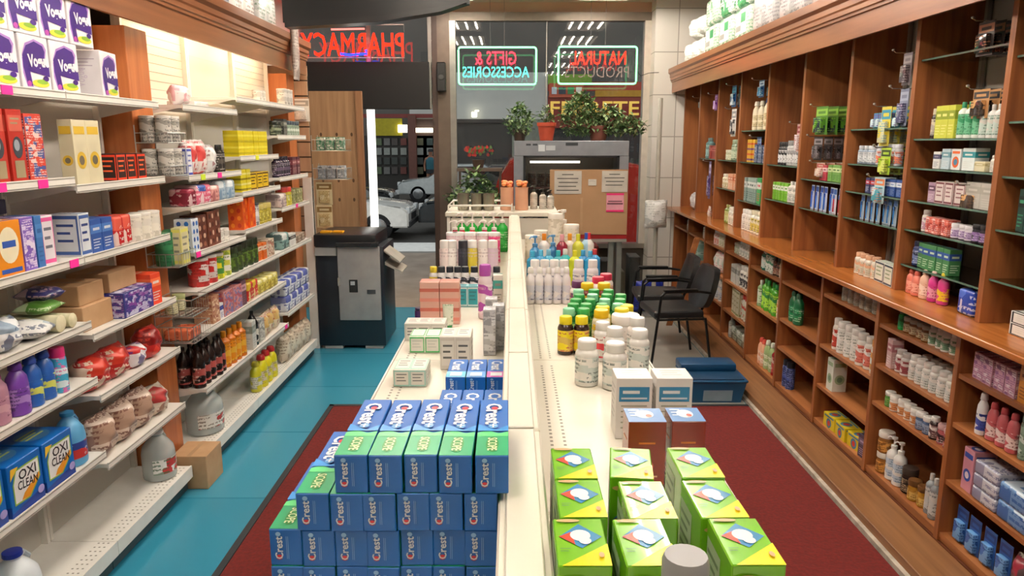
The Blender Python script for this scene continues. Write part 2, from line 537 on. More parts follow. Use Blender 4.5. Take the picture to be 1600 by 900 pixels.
@cached
def bag(w, d, h, cols, style='up'):
    """soft sealed bag with crimped ends; style 'up' stands, 'lie' lies flat"""
    base, c2, c3 = cols
    rr = random.Random(hash((w, d, h)) & 0xffff)
    nx, nz = 10, 12; vs = []; fs = []
    ph = [rr.uniform(0, 6.28) for _ in range(6)]
    for side in (-1, 1):
        for j in range(nz + 1):
            for i in range(nx + 1):
                u, v = i / nx * 2 - 1, j / nz * 2 - 1
                t = max(0, 1 - abs(v) ** 3.2) ** .6 * max(0.02, 1 - abs(u) ** 2.6) ** .5
                wob = 1 + .10 * math.sin(5 * u + ph[0]) * math.cos(4 * v + ph[1]) + .07 * math.sin(9 * v + ph[2] + 3 * u)
                x = u * w / 2 * (1 - .08 * t + .03 * math.sin(7 * v + ph[3])); y = side * d / 2 * t * wob; z = h / 2 + v * h / 2 + .01 * h * math.sin(6 * u + ph[4])
                if v in (-1, 1): z += .0 if v < 0 else .012 * h * math.sin(14 * u)
                vs.append((x, y, max(z, 0)))
    n = (nx + 1) * (nz + 1)
    for s_ in range(2):
        for j in range(nz):
            for i in range(nx):
                a = s_ * n + j * (nx + 1) + i
                q = (a, a + 1, a + nx + 2, a + nx + 1)
                fs.append(q if s_ == 0 else q[::-1])
    for j in range(nz):
        for i in (0, nx):
            a = j * (nx + 1) + i; fs.append((a, a + nx + 1, n + a + nx + 1, n + a))
    if style == 'lie': vs = [(x, z - h / 2, y + d / 2 * 1.12) for x, y, z in vs]
    mb = MB(); mb.add(vs, fs, PR(base, c2, c3, 26, 1.4, .28))
    return 'packet', [('packet', mb.mesh('packet', 60))]

@cached
def pack(w, d, h, cols, style=''):
    base, c2, c3 = cols
    mb = MB()
    mb.box((-w / 2, -d / 2, 0), (w / 2, d / 2, h), PR(base, c2, c3, 24, 1.5, .25), bev=min(w, d, h) * .18, seg=3)
    if style == 'diaper':
        for p, W, H, s in faces_of(mb, w, d, h, 'FLR'):
            p.k = .0008
            p.rect(-W * .36, -H * .36, W * .36, H * .36, M('#e6e8de', .3)); p.rect(-W * .02, H * .0, W * .28, H * .3, M('#3f9a60', .3)); p.rect(-W * .34, -H * .26, -W * .0, -H * .08, M('#9a9a94', .4))
    m = M(base, .25)
    for s_ in (-1, 1):
        mb.box((s_ * w * .499 - .002, -d * .3, h * .46), (s_ * w * .499 + .002, d * .3, h * .54), m)
    return 'wrapped_pack', [('wrapped_pack', mb.mesh('wrapped_pack', 50))]

@cached
def squeeze(w, d, h, cols, style=''):
    """squeeze tube standing on its cap"""
    body, cap, lab, ink = cols
    b = MB(); vs = []; seg = 16
    for z, t in ((0, 0), (.3, .15), (.6, .45), (.85, .8), (1, 1)):
        for i in range(seg):
            a = 2 * PI * i / seg
            vs.append((w * .5 * math.cos(a) * (1 + .12 * t), d * .5 * math.sin(a) * (1 - t * .94), h * .2 + z * h * .8))
    fs = [(j * seg + i, j * seg + (i + 1) % seg, (j + 1) * seg + (i + 1) % seg, (j + 1) * seg + i) for j in range(4) for i in range(seg)]
    fs.append(tuple(4 * seg + i for i in range(seg))); fs.append(tuple(range(seg - 1, -1, -1)))
    b.add(vs, fs, PR(body, ink, lab or ink, 50))
    c = MB(); c.lathe([(.38, 0), (.4, .01), (.44, h * .2)], M(cap, .35), seg=16, sx=w, sy=d)
    return 'squeeze_tube', [('tube', b.mesh('tube')), ('cap', c.mesh('cap'))]

@cached
def hang(w, d, h, cols, style=''):
    """card with a clear blister, hangs from a hook; origin at its bottom"""
    base, c2, c3 = cols
    cd = MB(); cd.box((-w / 2, d * .3, 0), (w / 2, d * .3 + .0015, h), M(base, .4))
    p = cd.panel((0, d * .3, h / 2), (1, 0, 0), (0, 0, 1), (0, -1, 0)); p.rect(-w * .46, h * .18, w * .46, h * .42, M(c2, .4)); p.rect(-w * .3, h * .25, w * .3, h * .34, M(base, .4))
    q = cd.panel((0, d * .3 + .0015, h / 2), (-1, 0, 0), (0, 0, 1), (0, 1, 0)); q.lines(-w * .4, w * .4, h * .3, 6, h * .1, h * .03, M(c2, .4))
    bl = MB(); bl.box((-w * .34, -d * .5, h * .08), (w * .34, d * .3, h * .62), PR(c3, c2, base, 50, 1.2, .12), bev=.004, seg=2)
    return 'hanging_pack', [('card', cd.mesh('card')), ('blister', bl.mesh('blister'))]

@cached
def brushpack(w, d, h, cols, style=''):
    base, c2, c3 = cols
    cd = MB(); cd.box((-w / 2, d * .3, 0), (w / 2, d * .3 + .0015, h), M(base, .4))
    p = cd.panel((0, d * .3, h / 2), (1, 0, 0), (0, 0, 1), (0, -1, 0)); p.rect(-w * .46, h * .25, w * .46, h * .45, M(c2, .4))
    br = MB()
    br.tube([(0, -d * .1, h * .08), (w * .04, -d * .15, h * .35), (0, -d * .1, h * .62)], w * .1, M(c3, .3))
    br.box((-w * .12, -d * .35, h * .58), (w * .12, d * .1, h * .74), M(c2, .3), bev=.002)
    return 'toothbrush_pack', [('card', cd.mesh('card')), ('brush', br.mesh('brush'))]

KINDS = {'carton': (carton, 'box'), 'bottle': (bottle, 'bottle'), 'flatbottle': (flatbottle, 'bottle'), 'pump': (pump, 'bottle'), 'trigger': (trigger, 'bottle'), 'can': (can, 'can'),
         'jar': (jar, 'jar'), 'tub': (tub, 'canister'), 'jug': (jug, 'jug'), 'bag': (bag, 'bag'), 'pack': (pack, 'package'), 'squeeze': (squeeze, 'tube'), 'hang': (hang, 'package'), 'brushpack': (brushpack, 'package')}

def place(kind, dims, cols, style, loc, rz, label, group=None, name=None, cat=None):
    fn, c0 = KINDS[kind]
    nm, parts = fn(dims[0], dims[1], dims[2], cols, style)
    nm = name or nm; cat = cat or c0
    if len(parts) == 1:
        o = link(nm, parts[0][1], None, loc, rz)
        return tag(o, label, cat, group)
    o = empty(nm, label, cat, loc, rz, group)
    for n, me in parts: link(n, me, o)
    return o

NUM = ['zero', 'one', 'two', 'three', 'four', 'five', 'six', 'seven', 'eight', 'nine', 'ten', 'eleven', 'twelve', 'thirteen', 'fourteen']
ORD = ['', 'second ', 'third ', 'fourth ', 'fifth ', 'sixth ', 'seventh ', 'eighth ', 'ninth ', 'tenth ', 'eleventh ', 'twelfth ']
def pos(i, n):
    if n == 1: return ''
    if n == 2: return ', ' + ('nearer', 'farther')[i] + ' of two'
    if i == n - 1: return ', farthest of ' + NUM[n]
    return ', ' + ORD[i] + 'nearest of ' + NUM[n]

def row(side, xf, z, y0, y1, where, items):
    """a row of products along a shelf from its near end y0 to its far end y1; xf = x of the row's front.
    item: (kind, look, dims(w,d,h), cols, style, count[, opts])"""
    s = 1 if side == 'left' else -1      # fronts face +X on the left wall, -X on the right wall
    rz = s * PI / 2
    y = y0
    for it in items:
        if it[0] == 'gap': y += it[1]; continue
        kind, look, (w, d, h), cols, style, n = it[:6]
        o = it[6] if len(it) > 6 else {}
        gap = o.get('gap', .006); stack = o.get('stack', 1); rows = o.get('rows', 1); back = o.get('back', 0)
        fit = int((y1 - y + gap + .004) / (w + gap))
        if fit < 1: continue
        n = min(n, fit)
        for i in range(n):
            yc = y + w / 2
            for k in range(stack):
                for q in range(rows):
                    pre = ''
                    if stack == 2: pre = ('lower ', 'upper ')[k]
                    if stack == 3: pre = ('bottom ', 'middle ', 'top ')[k]
                    if rows > 1: pre += ('front ', 'rear ')[q]
                    jx = -s * RND.uniform(0, .014) if not stack > 1 else 0
                    x = xf - s * (.012 + back + d / 2 + q * (d + .006)) + jx
                    lab = pre + look + pos(i, n) + ', ' + where
                    place(kind, (w, d, h), cols, style, (x, yc, z + k * h), rz + (RND.uniform(-.09, .09) if stack == 1 and kind in ('carton', 'bag') and gap > .004 and w < .16 else 0), lab,
                          group=o.get('group'), name=o.get('name'), cat=o.get('cat'))
            y += w + gap
        y += .004
    return y
# ------------------------------------------------------------------ shared materials
WHITE = noisy('shelf_enamel', '#e4dfd6', '#efebe3', 5, .4)
PEG = tiles('pegboard', '#cfcbc2', '#d4d0c7', '#b3aea4', 14, .6, 5.0, .6, 'YZ')
CREAM = noisy('cream_enamel', '#e0dac9', '#ebe6d8', 3, .3)
DARKM = M('#1d1f22', .4)
CHERRY_Z = wood('cherry_upright', '#7a4526', '#a26539', 'Z', .38)
CHERRY_Y = wood('cherry_board', '#86502c', '#ad7042', 'Y', .38)
CHERRY_TOP = wood('cherry_counter', '#935426', '#b9733a', 'Y', .18)
PILLAR_Z = wood('orange_veneer', '#a45a2c', '#bd7341', 'Z', .4)
FASCIA = wood('cornice_veneer', '#74472b', '#8c5a39', 'Y', .3)
PLINTHW = wood('plinth_wood', '#6c4729', '#906540', 'Y', .45)
PLY = wood('plywood', '#94704f', '#b08a66', 'Z', .55)
CARD = noisy('corrugated_card', '#b08a63', '#bd9872', 8, .8)
PINK = M('#ff2fa0', .5)
SLATG = M('#8f8b82', .6)

# ------------------------------------------------------------------ room shell
YW = 9.6          # shop window plane
ZC = 3.62
def boxobj(name, a, b, mat, **k):
    m = MB(); m.box(a, b, mat, **k); return m

m = MB(); m.box((-2.85, -1.6, -.12), (2.6, 8.63, 0), tiles('teal_floor_paint', '#3389a6', '#3f92ae', '#2b7f9b', 1.05, .25, 1, 1))
struct('floor', m)
m = MB(); m.box((-2.85, 8.63, -.12), (2.6, 13.0, -.004), noisy('entry_paving', '#8f8171', '#a49584', 2.5, .7)); struct('floor_entry', m)
m = MB(); m.box((.20, 5.275, .0), (1.765, 8.6, .001), noisy('grey_tile', '#a8a49a', '#b9b5ab', 1.5, .3)); struct('floor_tile', m)
m = MB(); m.box((-2.85, -1.6, ZC), (2.6, YW + .1, ZC + .1), noisy('ceiling_paint', '#cdbdb0', '#d6c8bc', 2, .8)); struct('ceiling', m)
WALLP = noisy('wall_paint', '#c9c2b6', '#d2ccc1', 2, .8)
m = MB(); m.box((-2.85, -1.6, 0), (-2.62, YW, ZC), WALLP); struct('wall_left', m)
m = MB(); m.box((2.42, -1.6, 0), (2.6, YW + .1, ZC), noisy('grey_wall_paint', '#a5a29b', '#b0ada6', 2, .8)); struct('wall_right', m)
m = MB(); m.box((-2.85, -1.75, 0), (2.6, -1.6, ZC), WALLP); struct('wall_back', m)
# front wall: header over door and glass, tiled pier at the right end, low bulkhead under the glass
TILEW = tiles('pier_tile', '#e4e0d8', '#dcd8cf', '#a49f95', 2.0, .35, 1, 1, 'XZ')
m = MB()
m.box((-2.62, YW, 3.50), (2.42, YW + .14, ZC), noisy('header_paint', '#c9a58e', '#d2b09a', 2, .6))
struct('wall_front', m)
m = MB(); m.box((1.72, YW - .3, 0), (2.42, YW + .14, ZC), TILEW); struct('wall_pier', m)
m = MB(); m.box((-.77, YW, 0), (1.72, YW + .12, .58), M('#4a443d', .6)); struct('wall_bulkhead', m)
m = MB(); m.box((-2.62, YW, 2.40), (-.93, YW + .1, 2.48), M('#6d5a50', .4)); struct('trim_1', m)
# red carpet runners, either side of the gondola
RED = noisy('red_carpet', '#560d0a', '#68110d', 60, .95, 6, .25)
m = MB(); m.box((-1.33, -1.2, .001), (1.765, 5.235, .012), RED, bev=.004)
e = m.build('carpet'); tag(e, 'dark red carpet under the central display, edged in black', 'carpet')
m = MB(); 
for a, b in (((-1.365, -1.2, 0), (-1.33, 5.27, .014)), ((-1.365, 5.235, 0), (1.765, 5.27, .014))): m.box(a, b, M('#20262b', .7))
m.build('edging', e)

# window: frame, mullions, panes, door frame
FRM = M('#7f7468', .35, .4)
ALU = M('#a9a69f', .3, .7)
w = struct('window_1', boxobj('', (-.93, YW - .03, 0), (-.77, YW + .09, 3.5), M('#6b5d52', .35, .3)))
w['kind'] = 'structure'
m = MB(); m.box((-.77, YW - .03, 3.40), (1.72, YW + .09, 3.5), FRM); m.build('window_head', w)
m = MB(); m.box((-.77, YW - .05, .58), (1.72, YW + .1, .64), ALU); m.build('window_sill', w)
m = MB(); m.box((-.775, YW - .04, .64), (-.70, YW + .03, 3.4), ALU); m.build('window_frame', w)
m = MB(); m.box((1.64, YW - .05, .64), (1.72, YW + .1, 3.4), M('#cfc6ba', .4)); m.build('window_frame', w)
GL = glassmat('window_glass', 0)
for x0, x1 in ((-.70, .425), (.435, 1.64)):
    m = MB(); m.box((x0, YW + .01, .64), (x1, YW + .018, 3.4), GL); m.build('pane', w)
m = MB(); m.box((.425, YW - .002, .64), (.435, YW + .024, 3.4), ALU); m.build('joint', w)
dw = struct('door_1', boxobj('', (-1.0, YW - .02, 0), (-.93, YW + .1, 3.5), M('#4b3a33', .4)))
m = MB(); m.box((-2.62, YW + .02, 2.5), (-1.0, YW + .03, 3.5), GL); m.build('transom_pane', dw)
for x in (-1.78, -1.02):
    m = MB(); m.box((x - .025, YW - .02, 2.5), (x + .025, YW + .06, 3.5), ALU); m.build('transom_bar', dw)

# ------------------------------------------------------------------ left shelving
XF, XB = -1.80, -2.13
L_Y = [(2.16, 3.08), (3.08, 3.88), (4.16, 4.98), (4.98, 5.80), (5.80, 6.60)]
L_Z = [[2.11, 1.77, 1.438, 1.161, .912, .569], [2.11, 1.736, 1.438, 1.099, .823, .505],
       [2.114, 1.725, 1.553, 1.293, 1.067, .824, .481], [2.20, 1.816, 1.579, 1.325, 1.067, .824, .481], [2.20, 1.96, 1.637, 1.40, 1.067, .557]]
BAYN = ['nearest bay', 'second bay', 'third bay', 'fourth bay', 'fifth bay']
TH = .03
def tags_on(o, z, y0, y1, ys, cols):
    for yy, c in zip(ys, cols):
        m = MB(); m.box((XF - .0, yy - .028, z + .003), (XF + .004, yy + .028, z + .031), c); m.build('price_tag', o)
for bi, ((y0, y1), zs) in enumerate(zip(L_Y, L_Z)):
    root = empty('shelving_bay', 'white metal shelving bay, ' + ['nearest of five on the left wall', 'second nearest on the left wall, before the wooden pillar', 'just past the wooden pillar', 'fourth along the left wall',
                 'farthest on the left wall, beside the tan slatwall panel'][bi], 'shelving', (XB, (y0 + y1) / 2, 0), 0, 'white metal shelving bays')
    R = lambda mb, n: mb.build(n, root, (-XB, -(y0 + y1) / 2, 0))
    m = MB(); m.box((XB - .02, y0 + .002, 0), (XB, y1 - .002, 2.78), PEG)
    if bi in (0, 2, 4):
        for z in range(12): m.box((XB, y0 + .02, 2.15 + z * .05), (XB + .002, y1 - .02, 2.152 + z * .05), SLATG)
    R(m, 'back_panel')
    for yy in (y0 + .012, y1 - .012):
        m = MB(); m.box((XB, yy - .01, .1), (XB + .03, yy + .01, 2.7), WHITE); R(m, 'upright')
    for k, z in enumerate(zs):
        m = MB(); m.box((XB + .03, y0 + .004, z + .012), (XF - .0065, y1 - .004, z + TH), WHITE)
        m.box((XF - .006, y0 + .004, z), (XF, y1 - .004, z + .036), WHITE)
        m.box((XF, y0 + .004, z + .004), (XF + .0015, y1 - .004, z + .008), SLATG)
        m.box((XF, y0 + .004, z + .029), (XF + .0015, y1 - .004, z + .032), SLATG)
        sh = R(m, 'shelf')
        for yy in (y0 + .01, y1 - .01):
            m = MB(); m.prism([(XB + .01, z + .012), (XF - .03, z + .012), (XB + .01, z - .05)], 'XZ', yy - .002, yy + .002, WHITE); m.build('bracket', sh)
    m = MB(); m.box((XB, y0 + .002, .02), (XF - .03, y1 - .002, .13), DARKM)
    m.box((XB, y0 + .002, .13), (XF, y1 - .002, .16), WHITE); m.box((XF - .006, y0 + .002, .095), (XF + .004, y1 - .002, .163), WHITE)
    HOLE = M('#8f897e', .6)
    for row_ in (0, 1, 2):
        n = int((y1 - y0) / .034)
        for q in range(n):
            yy = y0 + .02 + q * .034; xx = XF - .03 - row_ * .022
            m.add([(xx - .0045, yy - .004, .1606), (xx + .0045, yy - .004, .1606), (xx + .0045, yy + .004, .1606), (xx - .0045, yy + .004, .1606)], [(0, 1, 2, 3)], HOLE, True)
    R(m, 'base_deck')
    # price tags on a few rails
    spec = {0: [(0, [2.72], [PINK]), (1, [2.62, 2.86], [PINK, PINK]), (2, [3.0], [PINK])], 1: [], 2: [(1, [4.35, 4.6], [M('#d8f23a', .5), PINK]), (3, [4.2], [PINK])],
            3: [(1, [5.3], [M('#e8ee30', .5)]), (6, [5.72], [PINK])], 4: [(3, [6.2], [PINK])]}[bi]
    for k, ys, cs in spec:
        for yy, c in zip(ys, cs):
            m = MB(); m.box((XF + .0015, yy - .03, zs[k] + .002), (XF + .004, yy + .03, zs[k] + .034), c); R(m, 'price_tag')

# wooden pillars between and after the bays
for i, (y0, y1, lab) in enumerate(((3.90, 4.13, 'orange veneered wooden pillar between the second and third shelving bays'), (6.62, 6.84, 'orange veneered wooden pillar after the farthest shelving bay'))):
    m = MB(); m.box((-2.61, y0, 0), (-1.95, y1, 2.52), PILLAR_Z, bev=.003)
    tag(m.build('pillar_panel', None), lab, 'pillar')
# tan slatwall end panel
TAN = wood('tan_laminate', '#a98668', '#bb997a', 'Z', .5)
pn = empty('slatwall_panel', 'tan slatwall end panel facing the shop past the farthest shelves', 'panel', (-2.1, 6.9, 0))
m = MB()
for k in range(12): m.box((-2.2, 6.86, 1.0 + k * .135), (-1.84, 6.90, 1.0 + (k + 1) * .135 - .012), TAN)
m.box((-2.2, 6.88, 1.0), (-1.84, 6.90, 2.52), M('#4c3a2c', .6)); m.build('slatted_board', pn, (2.1, -6.9, 0))
m = MB(); m.box((-1.92, 6.84, 0), (-1.84, 6.92, 1.62), WHITE); m.build('end_post', pn, (2.1, -6.9, 0))

# cornices over both walls
def cornice(x0, s, y0, y1, lab):
    """x0 = face towards the aisle, s = direction to the wall"""
    prof = [(x0, 2.52), (x0, 2.64), (x0 - s * .012, 2.645), (x0 - s * .012, 2.66), (x0 - s * .022, 2.665), (x0 - s * .022, 2.69), (x0 - s * .03, 2.70), (x0 - s * .03, 2.73), (x0 - s * .05, 2.75), (x0 - s * .05, 2.80),
            (x0 + s * .05, 2.80), (x0 + s * .05, 2.78), (x0 + s * .02, 2.78), (x0 + s * .02, 2.52)]
    m = MB(); m.prism(prof, 'XZ', y0, y1, FASCIA)
    r = empty('cornice', lab, 'cornice', (x0, (y0 + y1) / 2, 2.52))
    m.build('fascia', r, (-x0, -(y0 + y1) / 2, -2.52))
    m = MB(); xw = s * 2.60 if s < 0 else 2.42
    m.box((x0 + s * .02, y0, 2.765), (xw, y1, 2.80), CHERRY_Y); m.build('top_board', r, (-x0, -(y0 + y1) / 2, -2.52))
    return r
cornice(-1.83, -1, .8, 6.84, 'brown wooden cornice along the top of the left shelving')
cornice(1.94, 1, .8, 9.28, 'reddish brown wooden cornice above the right wall shelving')
m = MB(); m.box((-1.93, 1.2, 2.655), (-1.86, 6.6, 2.70), PILLAR_Z); tag(m.build('light_batten'), 'orange wooden batten behind the left cornice carrying the tube lights', 'batten')

# ------------------------------------------------------------------ left products
def Lr(bi, k, items, y0=None, y1=None):
    a, b = L_Y[bi]; zs = L_Z[bi]
    z = zs[k] + TH + .0005 if k < len(zs) else .1612
    sh = (ORD[k] + 'shelf' if k else 'top shelf') if k < len(zs) else 'bottom deck'
    row('left', XF, z, (y0 or a + .02), (y1 or b - .015), sh + ', ' + BAYN[bi] + ' at left', items)

# the two layers of washing powder cartons, drawn with a swoosh
@cached
def powder(w, d, h, cols, style):
    mb = MB(); mb.box((-w / 2, -d / 2, 0), (w / 2, d / 2, h), M('#f3eef2', .35), bev=.003)
    PU, LI, YE, GR, MG = M('#3d1878', .3), M('#b48ad0', .3), M('#e3dc4a', .3), M('#8db63c', .3), M('#c452b4', .3)
    for p, W, H, s in faces_of(mb, w, d, h, 'F'):
        p.poly([(-.44 * W, .08 * H), (-.46 * W, -.2 * H), (-.36 * W, -.44 * H), (-.16 * W, -.44 * H), (-.22 * W, -.1 * H), (-.14 * W, .16 * H)], LI)
        p.poly([(-.42 * W, .16 * H), (-.43 * W, -.1 * H), (-.34 * W, -.42 * H), (-.18 * W, -.42 * H), (-.24 * W, -.1 * H), (-.1 * W, .16 * H)], PU)
        p.poly([(-.44 * W, .12 * H), (-.3 * W, .34 * H), (.02 * W, .44 * H), (.34 * W, .38 * H), (.42 * W, .28 * H), (.36 * W, .12 * H), (.1 * W, .08 * H), (-.2 * W, .06 * H)], LI)
        p.poly([(-.44 * W, .1 * H), (-.28 * W, .3 * H), (.02 * W, .4 * H), (.3 * W, .34 * H), (.36 * W, .24 * H), (.3 * W, .06 * H), (.1 * W, .04 * H), (-.2 * W, .0 * H)], PU)
        p.poly([(-.26 * W, -.16 * H), (.46 * W, -.22 * H), (.46 * W, -.02 * H), (-.2 * W, .06 * H)], PU)
        p.text('Vogue', .1 * W, .02 * H, .72 * W, .3 * H, M('#fbf7fb', .3), .06, .04)
        p.ell(.1 * W, -.36 * H, .3 * W, .07 * H, YE); p.ell(.16 * W, -.33 * H, .2 * W, .045 * H, GR); p.ell(-.3 * W, -.38 * H, .07 * W, .05 * H, MG); p.ell(.3 * W, -.26 * H, .1 * W, .05 * H, PU)
    for p, W, H, s in faces_of(mb, w, d, h, 'LRT'):
        p.lines(-W * .35, W * .35, H * .3, 4, H * .07, H * .02, M('#c9bccb', .4))
        if s != 'T': p.text('Vogue', 0, -.08 * H, .4 * H, .3 * W, M('#e2d6e6', .35), PI / 2)
    return 'powder_carton', [('powder_carton', mb.mesh('powder_carton'))]
KINDS['powder'] = (powder, 'box')
PWD = ('powder', 'white and purple powder box', (.165, .2, .225), ('#ffffff', '#4a1f86', '#eeeeee'), '', 5, {'gap': .012})
zt = 2.11 + TH + .0005
for k, ys in enumerate(([2.38, 2.58, 2.775, 2.97, 3.17, 3.50], [2.36, 2.555, 2.745, 2.93, 3.12, 3.31])):
    for i, yc in enumerate(ys):
        place('powder', (.18, .17, .205), ('a',), '', (-1.925, yc, zt + k * .2055), PI / 2 + (0, .02, -.02, .01, -.03, .12)[i] * (1 - k * .8),
              ('lower', 'upper')[k] + ' row white and purple powder box on the top left shelf' + pos(i, len(ys)), None)
# s1
Lr(0, 1, [('carton', 'tall red bulb carton', (.085, .09, .262), ('#b02a20', '#c65a4a', '#9a8a6c'), 'bulb', 4, {'gap': .008}),
          ('carton', 'red and white picture carton', (.10, .06, .25), ('#c8402f', '#e9ded6', '#3a4a8a'), 'print', 1)], y0=2.44)
Lr(0, 2, [('carton', 'green and white carton', (.07, .1, .18), ('#3f8f78', '#e8e4dc', '#d8dce0'), 'band', 1),
          ('carton', 'orange softener carton', (.075, .13, .19), ('#d8842a', '#e8b05a', '#c2501a'), 'band', 1),
          ('carton', 'orange carton with white oval', (.13, .12, .2), ('#e08a1c', '#f4e9c8', '#2a4fa0'), 'oval', 1),
          ('carton', 'purple print carton', (.08, .12, .2), ('#7a5ab8', '#efe6f4', '#c8b4e0'), 'print', 1),
          ('carton', 'slim blue carton', (.04, .12, .2), ('#3a6fae', '#4a80c0', '#2c5a98'), 'band', 1),
          ('carton', 'pink and white carton', (.07, .12, .195), ('#e8e0e6', '#e05a9a', '#6a6a78'), 'frame', 1)], y0=2.42)
Lr(0, 3, [('bag', 'teal and white packet', (.15, .10, .15), ('#5fa8a0', '#d8dcd6', '#f2f0ea'), 'up', 1), ('bag', 'pink and orange sweets bag', (.17, .13, .13), ('#e08a6a', '#c04a6a', '#f2d8b0'), 'up', 1),
          ('bag', 'white and navy wipes packet', (.16, .14, .12), ('#e6e8ea', '#2a3f6a', '#8fa4b8'), 'up', 1)], y0=2.20, y1=2.70)
Lr(0, 4, [('flatbottle', 'dark teal bottle', (.075, .06, .2), ('#2f7a86', '#1f5a66', '#d8e4e4', '#1f4a56'), '', 1), ('flatbottle', 'mauve softener bottle', (.10, .07, .2), ('#b07f94', '#8a2f66', '#c89aa8', '#6a3050'), '', 1),
          ('flatbottle', 'purple softener bottle', (.09, .07, .205), ('#6f3fa0', '#58288a', '#a47fc8', '#3a1a60'), '', 1),
          ('flatbottle', 'dark blue cleaner bottle', (.075, .07, .20), ('#2458a8', '#1a3f94', '#d4dc6a', '#1f5fb8'), '', 2), ('can', 'blue can with pink cap', (.065, .065, .19), ('#3f9fc4', '#d82f78', '#d8e8f0', '#e0559a'), '', 1)], y0=2.40)
@cached
def oxi(w, d, h, cols, style):
    mb = MB(); BL = M('#0f62b4', .3); mb.box((-w / 2, -d / 2, 0), (w / 2, d / 2, h), BL, bev=.003)
    for p, W, H, s in faces_of(mb, w, d, h, 'FLR'):
        p.poly([(-.5 * W, -.5 * H), (.5 * W, -.5 * H), (.5 * W, -.28 * H), (-.5 * W, -.42 * H)], M('#1f3f8f', .3))
        if s != 'F': p.poly([(-.5 * W, -.42 * H), (-.1 * W, -.42 * H), (-.1 * W, -.28 * H), (-.3 * W, -.3 * H)], M('#d8dc3a', .3)); continue
        p.poly([(-.4 * W, -.3 * H), (.06 * W, -.32 * H), (.42 * W, -.04 * H), (.42 * W, .36 * H), (-.28 * W, .36 * H), (-.4 * W, .1 * H)], M('#8fb84a', .3))
        p.poly([(-.37 * W, -.27 * H), (.04 * W, -.29 * H), (.39 * W, -.03 * H), (.39 * W, .33 * H), (-.26 * W, .33 * H), (-.37 * W, .1 * H)], M('#f2f2f0', .3))
        p.poly([(-.2 * W, -.27 * H), (.04 * W, -.29 * H), (.39 * W, -.03 * H), (.39 * W, .06 * H), (-.1 * W, -.16 * H)], M('#e89a2a', .3))
        p.text('OXI', .05 * W, .2 * H, .52 * W, .19 * H, M('#23262c', .3), -.05); p.text('CLEAN', .03 * W, .0 * H, .6 * W, .17 * H, M('#23262c', .3), -.1)
        p.poly([(-.46 * W, .2 * H), (-.2 * W, .4 * H), (-.42 * W, .42 * H)], M('#ecc23a', .3)); p.ell(.38 * W, -.3 * H, .1 * W, .08 * H, M('#a8a0d8', .3))
    for p, W, H, s in faces_of(mb, w, d, h, 'T'): p.ell(0, 0, .36 * W, .3 * H, M('#4a86b8', .3)); p.lines(-W * .3, W * .3, H * .1, 3, H * .1, H * .05, M('#c8d060', .3))
    return 'detergent_carton', [('detergent_carton', mb.mesh('detergent_carton'))]
KINDS['oxi'] = (oxi, 'box')
Lr(0, 5, [('oxi', 'blue stain remover carton', (.19, .2, .2), ('x',), '', 3, {'gap': .014}), ('jug', 'pale blue translucent jug', (.13, .12, .235), ('#5fa6d4', '#3f8fc4', '#2a3f86', '#c8d8e8'), '', 1)], y0=2.27)
Lr(0, 6, [('jug', 'clear water jug with navy cap', (.17, .17, .25), ('#d8e0e0', '#1d2a80', None, ''), 'clear', 1), ('jug', 'white bleach jug with navy cap', (.17, .17, .26), ('#e4ebf0', '#1d2f96', None, ''), '', 1, {'gap': .03})], y0=2.30)
# s2
Lr(1, 1, [('carton', 'cream carton with yellow rings', (.10, .06, .27), ('#d9cfae', '#d8b23a', '#6a6250'), 'disc', 2), ('gap', .12),
          ('carton', 'small black and red bulb carton', (.085, .08, .125), ('#2a1a18', '#e8452a', '#ff6a3a'), 'frame', 3, {'gap': .003})], y0=3.12)
Lr(1, 2, [('carton', 'white and blue diamond carton', (.08, .12, .18), ('#dfe4ea', '#3a5a9a', '#2a3f78'), 'frame', 1), ('carton', 'deep blue tissue carton', (.085, .12, .145), ('#2a4f98', '#4a78c0', '#d8dce8'), 'band', 2, {'gap': .002}),
          ('pack', 'glossy red wrapped cup pack', (.085, .14, .14), ('#b8262a', '#e8d8d0', '#d85a4a'), '', 2), ('tub', 'white plastic tub', (.10, .10, .13), ('#ded8cc', '#efeae0', '#e8e2d4', '#b8b2a4'), '', 3)], y0=3.1)
Lr(1, 3, [('carton', 'navy and purple freezer bag carton', (.28, .14, .12), ('#2a2f7a', '#8a3f9a', '#c8c8e0'), 'print', 1, {'rows': 1}), ('carton', 'red and orange carton', (.09, .12, .16), ('#e84a2a', '#ff7a4a', '#f2e0d8'), 'band', 1)], y0=3.38)
Lr(1, 4, [('bag', 'red and cream food bag', (.17, .15, .15), ('#a81f1f', '#e8dcc8', '#c83a2a'), 'up', 2), ('bag', 'navy and white packet', (.14, .12, .11), ('#e8e4e8', '#3a2f7a', '#b8282a'), 'up', 1), ('bag', 'red glossy packet', (.15, .13, .16), ('#b02424', '#d84a3a', '#7a1414'), 'up', 1)], y0=3.1)
Lr(1, 5, [('bag', 'brown and cream speckled food bag', (.17, .16, .19), ('#d8c4b4', '#6a3a30', '#a88a78'), 'up', 3), ('bag', 'cream speckled bag with red print', (.16, .15, .15), ('#dcd0c0', '#8a5a48', '#a83a3a'), 'up', 1)], y0=3.1)
Lr(1, 6, [('jug', 'clear water jug with red and green label', (.17, .17, .27), ('#d8e0e0', '#e8e8e4', '#f0f0ec', '#3a6a4a'), 'clear', 1)], y0=3.66)
